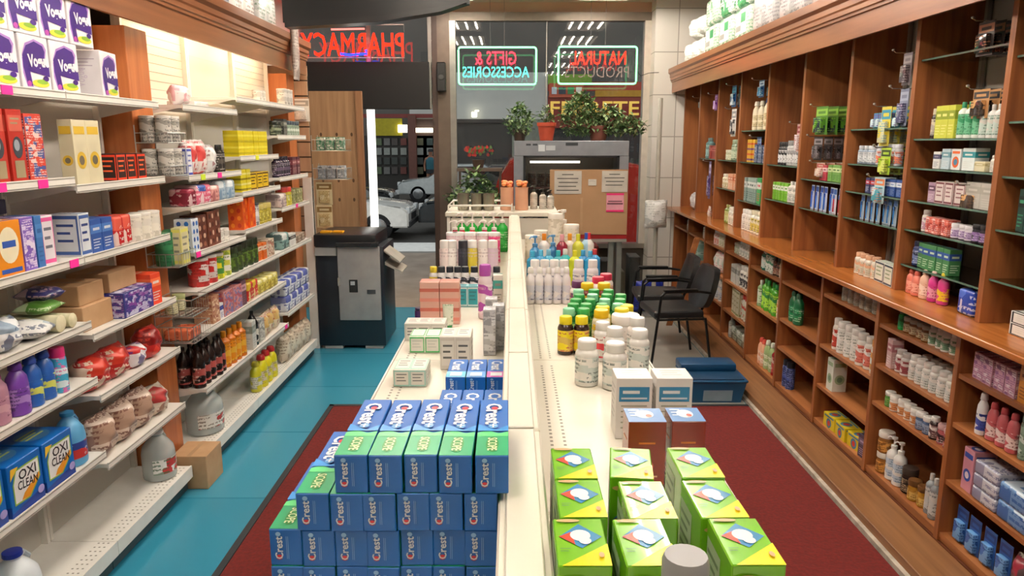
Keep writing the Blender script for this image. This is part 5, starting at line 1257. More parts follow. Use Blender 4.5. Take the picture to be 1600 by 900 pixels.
# maroon boxes with blue tops
@cached
def maroon(w, d, h, cols, style):
    mb = MB(); mb.box((-w / 2, -d / 2, 0), (w / 2, d / 2, h), M('#7e2416', .25, coat=.3), bev=.001)
    for p, W, H, s in faces_of(mb, w, d, h, 'TFLR'):
        if s == 'T': p.rect(-W / 2, -H / 2, W / 2, H / 2, M('#3f7ab8', .3)); p.ell(0, H * .05, W * .25, H * .3, M('#c8dcec', .3)); p.lines(-W * .4, -W * .1, H * .3, 3, H * .2, H * .07, M('#d8e6f0', .3)); p.ell(W * .1, -H * .08, W * .08, H * .1, M('#c84a3a', .3))
        else: p.rect(-W * .22, H * .2, W * .22, H * .225, M('#d8752a', .3)); p.ell(0, -H * .1, W * .2, H * .08, M('#b83a22', .3)); p.lines(-W * .3, W * .3, -H * .25, 3, H * .06, H * .02, M('#d8a08a', .3))
    return 'maroon_carton', [('maroon_carton', mb.mesh('maroon_carton'))]
KINDS['maroon'] = (maroon, 'box')
place('maroon', (.065, .066, .135), ('x',), '', (.2335, 1.235, D), 0, 'maroon carton with blue top on the right deck, nearer the divider')
place('maroon', (.058, .066, .135), ('x',), '', (.3055, 1.238, D), 0, 'maroon carton with blue top on the right deck, nearer the aisle')
@cached
def whitebox(w, d, h, cols, style):
    mb = MB(); mb.box((-w / 2, -d / 2, 0), (w / 2, d / 2, h), M('#ece8e4', .3), bev=.001)
    for p, W, H, s in faces_of(mb, w, d, h, 'TFLR'):
        if s == 'F':
            p.rect(-W * .42, H * .12, W * .42, H * .36, M('#2f7aa6', .3)); p.rect(-W * .32, H * .25, W * .15, H * .3, M('#f0f4f8', .3)); p.rect(-W * .36, H * .16, W * .36, H * .19, M('#d8e4ee', .3))
            p.lines(-W * .36, W * .36, H * .04, 5, H * .09, H * .022, M('#9a9a8a', .4))
        elif s == 'T': p.lines(-W * .3, W * .3, H * .2, 3, H * .2, H * .04, M('#b8b4ac', .4))
        else: p.lines(-W * .3, W * .3, H * .3, 6, H * .1, H * .02, M('#b8b4b0', .4))
    return 'vitamin_carton', [('vitamin_carton', mb.mesh('vitamin_carton'))]
KINDS['whitebox'] = (whitebox, 'box')
place('whitebox', (.074, .07, .132), ('x',), '', (.2515, 1.485, D), 0, 'white carton with blue band on the right deck, nearer the divider')
place('whitebox', (.074, .07, .132), ('x',), '', (.334, 1.485, D), 0, 'white carton with blue band on the right deck, nearer the aisle')
# white vitamin bottles
VB = ('#e9e6e1', '#f2efea', '#cfd8d4', '#4a5a58')
for i, (px, py, w, h, lab) in enumerate(((918, 606, .06, .118, 'large white vitamin bottle at the head of the bottles, closest to the divider'), (962, 612, .06, .118, 'large white vitamin bottle just behind the white cartons'), (961, 582, .055, .118, 'white vitamin bottle in the second row'),
                                        (1000, 586, .055, .118, 'white vitamin bottle in the second row by the aisle'), (998, 563, .055, .118, 'white vitamin bottle in the third row by the aisle'))):
    dk('bottle', px, py, (w, w, h), VB, 'round', lab)
dk('bottle', 942, 566, (.05, .05, .11), ('#e8e4e0', '#eeeae4', '#c8303a', '#8a1c24'), 'round', 'white bottle with red label between the large vitamin bottles')
dk('jar', 982, 548, (.085, .085, .10), ('#ece6e2', '#f4f0ec', '#e8e0dc', '#b8b0ac'), '', 'wide white jar with broad white lid behind the vitamin bottles')
for i, px in enumerate((884, 909)): dk('bottle', px, 556, (.046, .046, .112), ('#2a1413', '#f0dc1c', '#d8b85a', '#b8503a'), 'round', f"dark brown bottle with yellow cap, {('left','right')[i]} of the front pair")
dk('bottle', 940, 548, (.055, .055, .118), ('#efe8cc', '#f4c81a', '#f0ead8', '#b8a860'), 'round', 'cream bottle with golden yellow cap behind the vitamin bottles')
for i, (px, py) in enumerate(((972, 540), (985, 534), (942, 536))): dk('bottle', px, py, (.055, .055, .11), ('#e8d88a', '#f2e02a', '#e8d88a', '#a89030'), 'round', f"{('front','middle','rear')[i]} bottle with lemon yellow cap beside the cream one")
gi = 0
for r_, (py, xs) in enumerate(((541, (889, 912)), (532, (896, 916, 941, 966)), (523, (900, 922, 945, 969)), (514, (905, 926, 948, 970)), (505, (904, 928, 951)))):
    for i, px in enumerate(xs):
        dk('bottle', px, py, (.046, .046, .112), ('#12602a', '#2f9a4a' if (i + r_) % 4 else '#8fd8b0', '#1f7a3a', '#c8d86a'), 'round', f"dark green bottle with green cap, {ORD[i].strip() + ' from left' if i else 'leftmost'} in the {('front','second','third','fourth','rear')[r_]} green row")
for i, (px, py, c) in enumerate(((918, 496, '#f4c818'), (944, 496, '#f0c41c'), (903, 492, '#5a2a58'), (935, 484, '#c8284a'), (954, 478, '#b82444'))):
    dk('bottle', px, py, (.056, .056, .118), ('#6a2a1c' if i < 2 else '#eee6e2', c, '#e0b8a0', '#8a4a38'), 'round', ('brown bottle with golden cap, left one behind the green rows', 'brown bottle with golden cap, right one behind the green rows', 'white bottle with plum cap behind the green rows', 'white bottle with crimson cap, front one of two', 'white bottle with crimson cap, rear one of two')[i])
for r_, (py, xs) in enumerate(((476, (829, 843, 857, 871, 885)), (466, (836, 851, 866, 881, 904, 926)))):
    for i, px in enumerate(xs):
        dk('flatbottle' if r_ == 0 else 'bottle', px, py, (.046 if r_ else .034, .04, .14 if r_ == 0 else .15), ('#ece6e8', '#f6f2ee', '#d8d8e4', '#3a3a68'), '' if r_ == 0 else 'round', f"white bottle with navy print, {ORD[i].strip() + ' from left' if i else 'leftmost'} in the {('front','rear')[r_]} white row")
for i, (px, py, c, cap, nm) in enumerate(((832, 448, '#1f7fa8', '#3fa8d0', 'deep blue'), (845, 446, '#2f8ab8', '#5ab8e0', 'sky blue'), (857, 445, '#3fa0c0', '#8ac8e0', 'pale blue'), (872, 447, '#1f90a0', '#2fb0b8', 'teal'), (883, 444, '#28a0a8', '#e8e4dc', 'teal and white'),
                                         (898, 447, '#c8d02a', '#e8e02a', 'lime'), (911, 446, '#1f7ab0', '#3f9ad0', 'blue'), (922, 448, '#1f84b8', '#4aa8d8', 'bright blue'), (930, 444, '#2f8ac0', '#c83a3a', 'blue with red cap'))):
    dk('bottle', px, py, (.05, .045, .15), (c, cap, None, ''), 'slim', f"{nm} mouthwash bottle standing behind the white bottles, right deck")
for i, (px, py, c, cap, nm) in enumerate(((836, 432, '#3f7fb0', '#4a8ac0', 'steel blue'), (850, 430, '#f0e8e0', '#f08a1c', 'white, orange capped'), (864, 430, '#3a78a8', '#5a98c8', 'denim blue'), (878, 432, '#8a1c34', '#e8a0a8', 'wine red'), (890, 430, '#e8ddd0', '#f09a2a', 'cream, orange capped'), (903, 431, '#d8d84a', '#e0dc3a', 'yellow green'), (916, 428, '#a8cce8', '#1f3f98', 'pale blue, navy capped'), (928, 428, '#e8e0d8', '#c8303a', 'white, red capped'))):
    dk('pump' if i in (0, 2) else 'bottle', px, py, (.052, .045, .19), (c, cap, None, ''), '' if i in (0, 2) else 'slim', f"{nm} bottle in the tall row at the far end, right deck")
for i, (px, py, h) in enumerate(((868, 412, .25), (880, 408, .27), (893, 414, .2), (846, 410, .16), (832, 412, .14))):
    dk('pump' if i == 1 else 'tub', px, py, (.075, .07, h), ('#ece2d2', '#f4ece0', '#e4dac8', '#c8bca8'), '', f"{('tall cream canister','cream pump bottle','cream canister by the aisle','short cream canister','lowest cream canister')[i]} at the far end of the right deck")

# --- stand beyond the far end of the gondola
SZ = 1.50
st = empty('display_stand', 'cream display stand with clear sides beyond the far end of the gondola', 'stand', (-.07, 4.98, 0))
off = (.07, -4.98, 0)
m = MB(); m.box((-.43, 4.76, SZ - .03), (.30, 5.22, SZ), CREAM, bev=.004); m.build('top', st, off)
for x in (-.42, .27):
    for y in (4.77, 5.19): m = MB(); m.box((x, y, .0135), (x + .02, y + .02, SZ - .03), WHITE); m.build('leg', st, off)
m = MB(); m.box((-.40, 4.79, .3), (.27, 5.19, .33), WHITE); m.build('shelf', st, off)
m = MB(); m.box((-.40, 4.79, .95), (.27, 5.19, .98), WHITE); m.build('shelf', st, off)
m = MB(); m.box((-.395, 4.775, 1.0), (.27, 4.78, 1.46), filmmat('frosted_plastic', '#e8e2d4', .85, .3)); m.build('front_panel', st, off)
STEEL = M('#b8b4a8', .25, .9)
def on_stand(px, Y): return at_y(px, 322, Y)[0]
for i, px in enumerate((724, 745, 763)):
    m = MB(); m.lathe([(.036, 0), (.038, .004), (.04, .11), (.037, .11), (.034, .008)], M('#8f8a7c', .2, .7), seg=20)
    o = m.build('metal_cup', None, (on_stand(px, 4.9), 4.9, SZ + .0005)); tag(o, ('first', 'second', 'third')[i] + ' brushed metal cup from the street-door end of the stand', 'cup')
for i, px in enumerate((792, 815)):
    r = empty('vase', f"clear glass vase of orange flowers, {('left','right')[i]} of two on the far stand", 'vase', (on_stand(px, 4.92) , 4.92, SZ + .0005))
    m = MB(); m.lathe([(.042, 0), (.045, .005), (.042, .12), (.044, .15), (.04, .15), (.038, .01)], M('#d8a284', .2), seg=20); m.build('body', r)
    m = MB()
    for q in range(14):
        a = q * 2.4; rr = .012 + .028 * (q % 4) / 3
        m.lathe([(.004, 0), (.014, .006), (.018, .018), (.008, .026)], M(('#f07a3a', '#f49a5a', '#e86a34')[q % 3], .5), c=(rr * math.cos(a), rr * math.sin(a), .145 + .006 * (q % 5)), seg=8)
    m.build('flowers', r)
    m = MB(); m.tube([(0, 0, .05), (.01, 0, .15)], .003, M('#3a6a2a', .5)); m.build('stem', r)
for i, (px, h) in enumerate(((834, .16), (848, .14), (860, .13))):
    dkx = on_stand(px, 5.0)
    place('pump', (.05, .05, h), ('#b4ada2', '#3a3630', '#c8c0b4', '#6a645a'), '', (dkx, 5.0, SZ + .0005), 0, f"grey metal soap dispenser on the far stand, {('left','middle','right')[i]} of three")
m = MB(); m.tube([(-.41, 4.78, SZ + .04), (.0, 4.78, SZ + .04), (.0, 5.2, SZ + .04), (-.41, 5.2, SZ + .04)], .006, M('#efeae0', .3), 8, True)
m.tube([(-.41, 4.78, SZ), (-.41, 4.78, SZ + .04)], .006, M('#efeae0', .3)); m.tube([(.0, 4.78, SZ), (.0, 4.78, SZ + .04)], .006, M('#efeae0', .3)); m.tube([(-.41, 5.2, SZ), (-.41, 5.2, SZ + .04)], .006, M('#efeae0', .3)); m.build('rail', st, off)
# ------------------------------------------------------------------ copier
BK, GR = M('#1b2026', .35), M('#9c9a99', .4)
r = empty('photocopier', 'tall dark blue and grey photocopier at the end of the teal aisle', 'copier', (-1.56, 7.12, 0))
off = (1.56, -7.12, 0)
x0, x1, y0, y1 = -1.835, -1.20, 6.80, 7.45
def pt(name, parent=r, o=off, **k): 
    return m.build(name, parent, o)
m = MB(); m.box((x0, y0 + .02, .03), (x1, y1, .985), M('#1a222b', .35), bev=.015, seg=2); body = pt('body')
m = MB(); m.box((x0 + .0, y0, .90), (-1.63, y0 + .02, .98), M('#a9a9a6', .4), bev=.004); pt('control_strip')
m = MB(); m.box((-1.62, y0 - .02, .29), (x1 - .03, y0 + .02, .99), GR, bev=.008, seg=2); door = pt('front_door')
m = MB(); m.box((-1.52, y0 - .028, .56), (-1.44, y0 - .02, .68), M('#15171a', .3), bev=.003); m.box((-1.505, y0 - .031, .63), (-1.465, y0 - .028, .665), M('#c8ccd0', .3)); m.build('card_reader', door)
m = MB(); m.box((-1.355, y0 - .026, .545), (-1.275, y0 - .02, .585), M('#3f4044', .4)); m.build('badge', door)
m = MB(); m.box((-1.625, y0 - .03, .62), (-1.60, y0 - .02, .70), M('#c8c8c6', .2, .7), bev=.003); m.build('latch', door)
m = MB(); m.box((x0 - .0, y0 - .01, .985), (x1 - .06, y1, 1.10), M('#171a1f', .3), bev=.012, seg=2); pt('scanner_lid')
m = MB(); m.box((-1.62, y0 - .07, .995), (x1 - .03, y0 - .012, 1.035), M('#1c1f24', .25), bev=.005); pt('control_panel')
for a in (x0 + .05, x1 - .20): m = MB(); m.box((a, y0 + .03, .002), (a + .17, y0 + .12, .03), M('#a8a8a4', .4)); pt('foot')
m = MB(); m.prism([(x1, .80), (x1 + .16, .72), (x1 + .16, .735), (x1, .83)], 'XZ', y0 + .1, y0 + .45, M('#b4aca0', .5)); pt('output_tray')
m = MB(); m.prism([(x1 - .01, .94), (x1 + .15, .82), (x1 + .15, .835), (x1 - .01, .955)], 'XZ', y0 + .06, y0 + .4, M('#a8a298', .5)); pt('feed_tray')
for i in range(2):
    m = MB(); m.box((-1.80 + i * .115, 6.90, 1.101), (-1.70 + i * .115, 6.97, 1.12), M('#e8a61c', .5), bev=.002)
    tag(m.build('yellow_box'), ('left', 'right')[i] + ' small yellow box on top of the photocopier', 'box')

# plywood sheet
m = MB(); m.box((-2.60, 8.62, .002), (-1.77, 8.65, 2.50), PLY)
p = m.panel((-2.1, 8.62, 1.3), (1, 0, 0), (0, 0, 1), (0, -1, 0))
for zz in (.72, .2, -.02, -.55):
    for xx in (-.08, .1, .27): p.ell(xx, zz, .014, .022, M('#5a3f28', .7), 10)
tag(m.build('plywood_sheet'), 'tall brown plywood sheet standing behind the photocopier', 'board')
m = MB(); m.box((-1.769, 8.60, .002), (-1.70, 8.67, 2.50), wood('pine_batten', '#8a5f40', '#9c7250', 'Z', .6)); tag(m.build('pine_batten'), 'pine batten along the edge of the plywood sheet', 'batten')
# black panels above the door
m = MB(); m.box((-2.55, 9.28, 2.33), (-1.0, 9.42, 2.885), M('#0b0a0a', .75), bev=.005)
e = tag(m.build('shutter_housing'), 'black roller shutter housing above the street door', 'housing')
m = MB(); m.box((-1.0, 9.30, 2.33), (-.985, 9.40, 2.885), ALU); m.build('end_cap', e)
r = empty('television', 'black television hung from the ceiling, seen from below, near the door', 'television', (-1.1, 5.6, 3.2))
o = (1.1, -5.6, -3.2)
Yt = 5.6
m = MB(); m.prism([(-1.62, 2.77), (-1.62, 3.5), (-.3, 3.5), (-.3, 2.895), (-.97, 2.80)], 'XZ', 5.5, 5.56, M('#141517', .3)); m.build('screen', r, o)
m = MB(); m.prism([(-1.60, 2.735), (-1.60, 2.775), (-.97, 2.805), (-.32, 2.90), (-.5, 2.84), (-.95, 2.77)], 'XZ', 5.47, 5.60, M('#1b1b1d', .3)); m.build('lower_bezel', r, o)
m = MB(); m.box((-1.1, 5.57, 3.3), (-.9, 5.62, ZC), M('#202022', .4)); m.build('ceiling_bracket', r, o)
m = MB(); m.box((-.93, 9.45, 2.55), (-.82, 9.56, 2.90), M('#161616', .4), bev=.01); e = tag(m.build('wall_speaker'), 'small black speaker on the post beside the window', 'speaker')
m = MB(); m.lathe([(.02, 0), (.035, .001), (.03, .006)], M('#3a3a3a', .5), seg=16, mx=Matrix.Translation((-.875, 9.449, 2.72)) @ Matrix.Rotation(PI / 2, 4, 'X')); m.build('speaker_cone', e)

# ------------------------------------------------------------------ neon signs (they face the street, so the lettering reads backwards from inside)
NRED, NRED2, NBLU, NGRN, NTEAL = M('#ff1a08', .4, emis=5.0), M('#ff2436', .4, emis=4.0), M('#1a2aff', .4, emis=6.0), M('#7affa0', .4, emis=2.6), M('#4affd8', .4, emis=2.2)
def rectpts(x0, z0, x1, z1, Y, r=.03):
    pts = []
    for cx, cz, a0 in ((x1 - r, z1 - r, 0), (x0 + r, z1 - r, 90), (x0 + r, z0 + r, 180), (x1 - r, z0 + r, 270)):
        for a in (0, 30, 60, 90): pts.append((cx + r * math.cos(math.radians(a0 + a)), Y, cz + r * math.sin(math.radians(a0 + a))))
    return pts
def neon_text(s, x0, x1, z0, z1, Y, mat, bold=.0, depth=.012):
    vs, fs = text_geo(s, bold)
    W, H = x1 - x0, z1 - z0; cx, cz = (x0 + x1) / 2, (z0 + z1) / 2
    m = MB(); n = len(vs)
    A = [(cx - a * W, Y, cz + b * H) for a, b in vs]; B = [(cx - a * W, Y + depth, cz + b * H) for a, b in vs]
    m.add(A, fs, mat, True); m.add(B, [f[::-1] for f in fs], mat, True)
    return m
Y = 9.20
def X(px): return at_y(px, 60, Y)[0]
def Zp(py): return at_y(800, py, Y)[2]
r = empty('neon_sign', 'red neon pharmacy sign with a blue underline in the street window', 'sign', (X(556), Y, Zp(64))); off = (-X(556), -Y, -Zp(64))
neon_text('PHARMACY', X(470), X(630), Zp(88), Zp(51), Y, NRED).build('lettering', r, off)
m = MB(); m.tube([(X(531), Y, Zp(84)), (X(545), Y, Zp(86)), (X(572), Y, Zp(84)), (X(571), Y, Zp(78))], .014, NBLU); m.build('blue_tube', r, off)
m = MB(); m.tube([(X(518), Y, Zp(46)), (X(570), Y, Zp(45))], .010, M('#ff6a60', .4, emis=3)); m.build('upper_tube', r, off)
m = MB(); m.tube([(X(470), Y + .02, Zp(90)), (X(631), Y + .02, Zp(90)), (X(631), Y + .02, Zp(38)), (X(470), Y + .02, Zp(38))], .006, M('#c8b8b0', .4), 6, True); m.build('frame', r, off)
for i, (a, b, t, b_, t1, m1, t2, m2, lab) in enumerate(((716, 838, 74, 132, 'GIFTS &', NRED2, 'ACCESSORIES', NTEAL, 'neon sign for gifts and accessories with a pale green border'), (873, 996, 73, 131, 'NATURAL', NRED, 'PRODUCTS', M('#8a7a74', .5), 'neon sign for natural products with a pale green border, lower word unlit'))):
    r = empty('neon_sign', lab, 'sign', (X((a + b) / 2), Y, Zp(103))); off = (-X((a + b) / 2), -Y, -Zp(103))
    m = MB(); m.tube(rectpts(X(a), Zp(b_), X(b), Zp(t), Y), .011, NGRN, 8, True); m.build('border_tube', r, off)
    w = (b - a)
    neon_text(t1, X(a + (26 if i == 0 else 20)), X(b - (31 if i == 0 else 17)), Zp(101), Zp(80), Y, m1).build('upper_lettering', r, off)
    neon_text(t2, X(a + (6 if i == 0 else 10)), X(b - (11 if i == 0 else 12)), Zp(121), Zp(104), Y, m2, -.012 if i else 0).build('lower_lettering', r, off)
    m = MB(); m.tube([(X(a + 50), Y, Zp(t)), (X(a + 50), Y, ZC)], .002, M('#5a5a58', .5), 5); m.build('hanging_wire', r, off)
    m = MB(); m.tube([(X(b - 50), Y, Zp(t)), (X(b - 50), Y, ZC)], .002, M('#5a5a58', .5), 5); m.build('hanging_wire', r, off)
m = MB(); m.tube([(X(996), Y, Zp(110)), (X(1004), Y + .05, Zp(118)), (X(1018), Y + .1, Zp(113)), (X(1034), Y + .1, Zp(112))], .004, M('#2a2420', .5)); tag(m.build('sign_cable'), 'thin dark cable from the natural products sign to the pier', 'cable')

# ------------------------------------------------------------------ display cabinet by the window
STL, STD = M('#8b8f96', .4, .3), M('#5f646c', .4, .3)
r = empty('display_cabinet', 'grey metal glass-fronted cabinet on steel legs by the street window', 'cabinet', (.63, 8.2, 0)); off = (-.63, -8.2, 0)
x0, x1, y0, y1, z0, z1 = .02, 1.245, 8.0, 8.5, .90, 1.95
m = MB(); m.box((x0, y0, z1 - .16), (x1, y1, z1), STL, bev=.004); m.box((x0, y0, z0), (x0 + .10, y1, z1 - .16), STL); m.box((x1 - .10, y0, z0), (x1, y1, z1 - .16), STL); m.box((x0 + .1, y0, z0), (x1 - .1, y1, z0 + .06), STL); m.box((x0 + .1, y1 - .02, z0 + .06), (x1 - .1, y1, z1 - .16), M('#6f6a62', .4))
m.build('housing', r, off)
m = MB()
for a, b in (((x0 + .10, y0 - .008, z1 - .175), (x1 - .10, y0, z1 - .155)), ((x0 + .10, y0 - .008, z0 + .06), (x0 + .125, y0, z1 - .155)), ((x1 - .125, y0 - .008, z1 - .34), (x1 - .10, y0, z1 - .155)), ((.42, y0 - .008, z1 - .345), (x1 - .1, y0, z1 - .325))): m.box(a, b, M('#16181b', .35))
m.build('window_frame', r, off)
m = MB(); m.box((x0 + .12, y0 + .002, z0 + .06), (x1 - .12, y0 + .006, z1 - .17), GL); m.build('glass_door', r, off)
m = MB(); m.box((x0 + .12, y0 + .04, 1.44), (x1 - .12, y1 - .03, 1.455), M('#7a2a22', .4)); m.build('shelf', r, off)
m = MB(); m.lathe([(.012, 0), (.012, .55)], M('#fff2dc', .4, emis=3), seg=8, mx=Matrix.Translation((x0 + .18, 8.3, 1.72)) @ Matrix.Rotation(PI / 2, 4, 'Y')); m.build('inner_lamp', r, off)
m = MB(); m.box((x0 + .0, y0 - .004, z0 + .005), (x1, y0, z0 + .05), M('#a82428', .35)); m.build('red_strip', r, off)
m = MB(); m.box((x0, y0 - .01, z0 - .03), (x1, y1, z0), M('#a8a49c', .35, .4)); m.build('base_rail', r, off)
for xx in (x0 + .02, x1 - .19, x1 - .10):
    m = MB(); m.box((xx, y0 + .02, .002), (xx + .055, y0 + .075, z0 - .03), M('#7c807c', .4, .4)); m.build('leg', r, off)
for xx in (x0 + .02, x1 - .1):
    m = MB(); m.box((xx, y1 - .075, .002), (xx + .055, y1 - .02, z0 - .03), M('#7c807c', .4, .4)); m.build('leg', r, off)
for a, b, z0_, z1_, c in ((.13, .18, .05, .03, '#3a3e44'), (.20, .25, .05, .03, '#3a3e44'), (.26, .33, .11, .04, '#d8dce0'), (.34, .44, .10, .05, '#c0c4c8'), (.55, .68, .05, .02, '#2a2e34')):
    m = MB(); m.box((x0 + a, y0 - .003, z1 - z0_), (x0 + b, y0 - .001, z1 - z1_), M(c, .4)); m.build('control_label', r, off)
# things inside
for i in range(5):
    place('tub', (.09, .09, .15), ('#8a5a50', '#c8b8a8', '#6a3a34', '#d8c8b8'), '', (.22 + i * .1, 8.28, 1.456), 0, f"brown canister on the cabinet's inner shelf, {ORD[i].strip() + ' from left' if i else 'leftmost'} of five")
place('bottle', (.06, .06, .26), ('#c8c8c0', '#2a2a2c', None, ''), 'slim', (.2, 8.2, .961), 0, 'silver bottle with black stopper low inside the glass cabinet')
place('bottle', (.07, .07, .30), ('#3a3e3c', '#1c1e1e', None, ''), 'neck', (.32, 8.2, .961), 0, 'dark green bottle low inside the glass cabinet')
# cardboard sheet with notices
m = MB(); m.box((.405, 7.975, .955), (1.24, 7.985, 1.65), noisy('brown_board', '#a8825f', '#b28c68', 3, .8))
cb = tag(m.build('cardboard_sheet'), 'large brown cardboard sheet covering the front of the grey cabinet', 'cardboard')
m = MB(); m.box((.735, 7.972, 1.0), (.76, 7.975, 1.35), M('#b8946f', .7)); m.build('seam', cb)
def notice(px0, py0, px1, py1, lab, base='#c9c1b6', ink='#4a4642', n=5, pink=False):
    a = at_y(px0, py1, 7.97); b = at_y(px1, py0, 7.97)
    m = MB(); m.box((a[0], 7.968, a[2]), (b[0], 7.971, b[2]), M(base, .6))
    p = m.panel(((a[0] + b[0]) / 2, 7.968, (a[2] + b[2]) / 2), (1, 0, 0), (0, 0, 1), (0, -1, 0)); W, H = b[0] - a[0], b[2] - a[2]
    if pink: p.rect(-W * .5, H * .4, W * .5, H * .5, M('#f02a7a', .5)); p.rect(-W * .5, -H * .5, W * .5, -H * .4, M('#f02a7a', .5)); p.rect(-W * .45, -H * .1, W * .45, -H * .02, M(ink, .5)); p.rect(-W * .4, H * .04, W * .4, H * .1, M(ink, .5))
    else:
        for i in range(n): p.rect(-W * (.22, .4, .34, .36, .42)[i % 5], H * (.32 - i * .17), W * (.2, .38, .36, .3, .4)[i % 5], H * (.36 - i * .17), M(ink, .5))
    o = m.build('paper_notice'); tag(o, lab, 'notice')
notice(866, 267, 909, 303, 'white notice with bold lines at the top left of the cardboard sheet')
notice(940, 267, 981, 300, 'white notice with fine print at the top right of the cardboard sheet', n=4)
notice(947, 302, 975, 331, 'pink bordered notice on the cardboard sheet', '#e8a0b0', '#6a3a44', pink=True)
notice(919, 280, 932, 290, 'small white sticker in the middle of the cardboard sheet', '#d8d0c4', '#a8a094', 2)
# tied white bag on the column and clutter
place('bag', (.26, .16, .3), ('#d8d8d4', '#a8aaa8', '#ececea'), 'up', (1.56, 8.03, 1.02), .3, 'crumpled white plastic bag tied beside the grey cabinet')
m = MB(); m.tube([(1.60, 8.2, .0), (1.60, 8.2, 2.4)], .025, M('#b8b4a8', .4)); 
e = tag(m.build('metal_pole'), 'pale metal pole standing between the grey cabinet and the counter', 'pole')
m = MB(); m.box((1.50, 8.1, .001), (1.70, 8.3, .02), M('#8a8880', .4)); m.build('base_plate', e)
place('bag', (.36, .26, .36), ('#1f2f9a', '#2a40b8', '#16206a'), 'up', (1.58, 8.42, .002), .2, 'deep blue bag on the floor behind the chairs')
m = MB(); m.prism([(1.66, .002), (1.72, .002), (1.98, .95), (1.92, .95)], 'XZ', 7.72, 7.75, CHERRY_Y); tag(m.build('leaning_board'), 'reddish board leaning against the counter behind the chairs', 'board')
m = MB(); m.box((.62, 8.62, .01), (1.02, 8.95, .74), M('#8a2a20', .5), bev=.01); tag(m.build('red_crate'), 'dark red crate on the floor behind the grey cabinet', 'crate')
for i, (x, h, c) in enumerate(((1.06, .55, '#3a3c3a'), (1.22, .42, '#54503f'), (1.4, .6, '#2f3230'))):
    m = MB(); m.box((x, 8.7, .001), (x + .13, 9.0, h), M(c, .6), bev=.01); tag(m.build('storage_case'), ('dark grey', 'olive brown', 'near black')[i] + ' upright case on the floor under the window', 'case')

# ------------------------------------------------------------------ potted plants
LEAF = [M('#5a7a48', .5), M('#76955e', .5), M('#445f38', .5), M('#93a878', .5)]
def foliage(parent, c, rx, ry, rz, n, size, seed, off):
    R_ = random.Random(seed); m = MB()
    for _ in range(n):
        while True:
            a, b, d = R_.uniform(-1, 1), R_.uniform(-1, 1), R_.uniform(-1, 1)
            q = a * a + b * b + d * d
            if .12 < q < 1: break
        taper = 1 - .55 * max(0, d)
        p = Vector((c[0] + a * rx * taper, c[1] + b * ry * taper, c[2] + d * rz))
        s = size * R_.uniform(.6, 1.2)
        p.z = max(p.z, .085)
        mx = Matrix.Translation(p) @ Matrix.Rotation(R_.uniform(0, 6.3), 4, 'Z') @ Matrix.Rotation(R_.uniform(-1.1, .9), 4, 'X')
        vs = [mx @ Vector(v) for v in ((0, 0, 0), (s * .3, s * .45, s * .1), (0, s, 0), (-s * .3, s * .45, s * .1), (0, s * .5, -.02 * s))]
        m.add([tuple(v) for v in vs], [(0, 1, 4), (1, 2, 4), (2, 3, 4), (3, 0, 4)], LEAF[R_.randrange(4)], True)
    return m.build('foliage', parent, off)
def pot(px, Y, zb, rr, h, lab, col='#b5482e', fol=None):
    x = at_y(px, 200, Y)[0]
    r = empty('potted_plant', lab, 'plant', (x, Y, zb))
    m = MB(); m.lathe([(rr * .66, 0), (rr * .7, .004), (rr * .92, h * .8), (rr * 1.02, h * .8), (rr * 1.02, h), (rr * .9, h), (rr * .86, h * .85)], M(col, .6), seg=20); m.build('pot', r)
    m = MB(); m.lathe([(rr * .85, h * .84), (rr * .4, h * .87)], M('#3a2a20', .9), seg=16); m.build('soil', r)
    for k, (dx, dz, rx, rz_, n, s) in enumerate(fol):
        foliage(r, (dx, 0, h + dz), rx, .16, rz_, n, s, int(px) + k, None)
    m = MB()
    for k in range(5): m.tube([(.0, 0, h * .8), (fol[0][0] * .5 + .03 * (k - 2), .01 * k, h + fol[0][1] * .6), (fol[0][0] + .08 * (k - 2), .02 * (k - 2), h + fol[0][1])], .004, M('#5a6a3a', .6), 6)
    m.build('stem', r)
pot(854, 8.12, 1.951, .10, .19, 'small trailing plant in a square-rimmed terracotta pot on the grey cabinet', fol=[(.0, .09, .09, .10, 60, .06)])
pot(935, 8.3, 1.951, .12, .16, 'big bushy green plant on the right half of the grey cabinet', '#6a3a2c', fol=[(-.2, .12, .24, .26, 1000, .06), (.12, .05, .26, .18, 700, .06), (.36, .0, .18, .12, 260, .06)])
pot(812, 8.36, 1.951, .08, .12, 'leafy green plant on the left corner of the grey cabinet', '#4a3a30', fol=[(.0, .10, .17, .19, 460, .06)])
r = empty('window_plant', 'dark green plant low inside the glass behind the metal cups', 'plant', (-.50, 8.95, .0)); 
m = MB(); m.lathe([(.13, 0), (.17, .3), (.15, .3)], M('#3a302a', .6), seg=18); m.build('pot', r)
m = MB(); m.tube([(0, 0, .25), (.02, 0, 1.2)], .012, M('#4a4a2a', .6)); m.build('stem', r)
foliage(r, (.05, 0, 1.3), .34, .2, .32, 520, .09, 5, None)
r = empty('red_poinsettia', 'small red flowering plant on the window ledge', 'plant', (-.42, 9.35, 1.62))
m = MB(); m.lathe([(.06, 0), (.08, .1), (.07, .1)], M('#4a3a30', .6), seg=14); m.build('pot', r)
R_ = random.Random(3); m = MB()
for k in range(60):
    a = R_.uniform(0, 6.3); q = R_.uniform(.02, .2); s = .05; cx, cy, cz = q * math.cos(a), q * math.sin(a) * .6, .13 + R_.uniform(0, .1)
    m.add([(cx, cy, cz), (cx + s * .4, cy - .01, cz + s * .4), (cx, cy, cz + s), (cx - s * .4, cy - .01, cz + s * .4)], [(0, 1, 2, 3)], M(('#b8302a', '#8a2a24', '#4a6a3a')[k % 3], .5), True)
m.build('leaves', r)
m = MB(); m.box((-.68, 9.22, 1.58), (-.12, 9.5, 1.618), M('#5a4a40', .5)); 
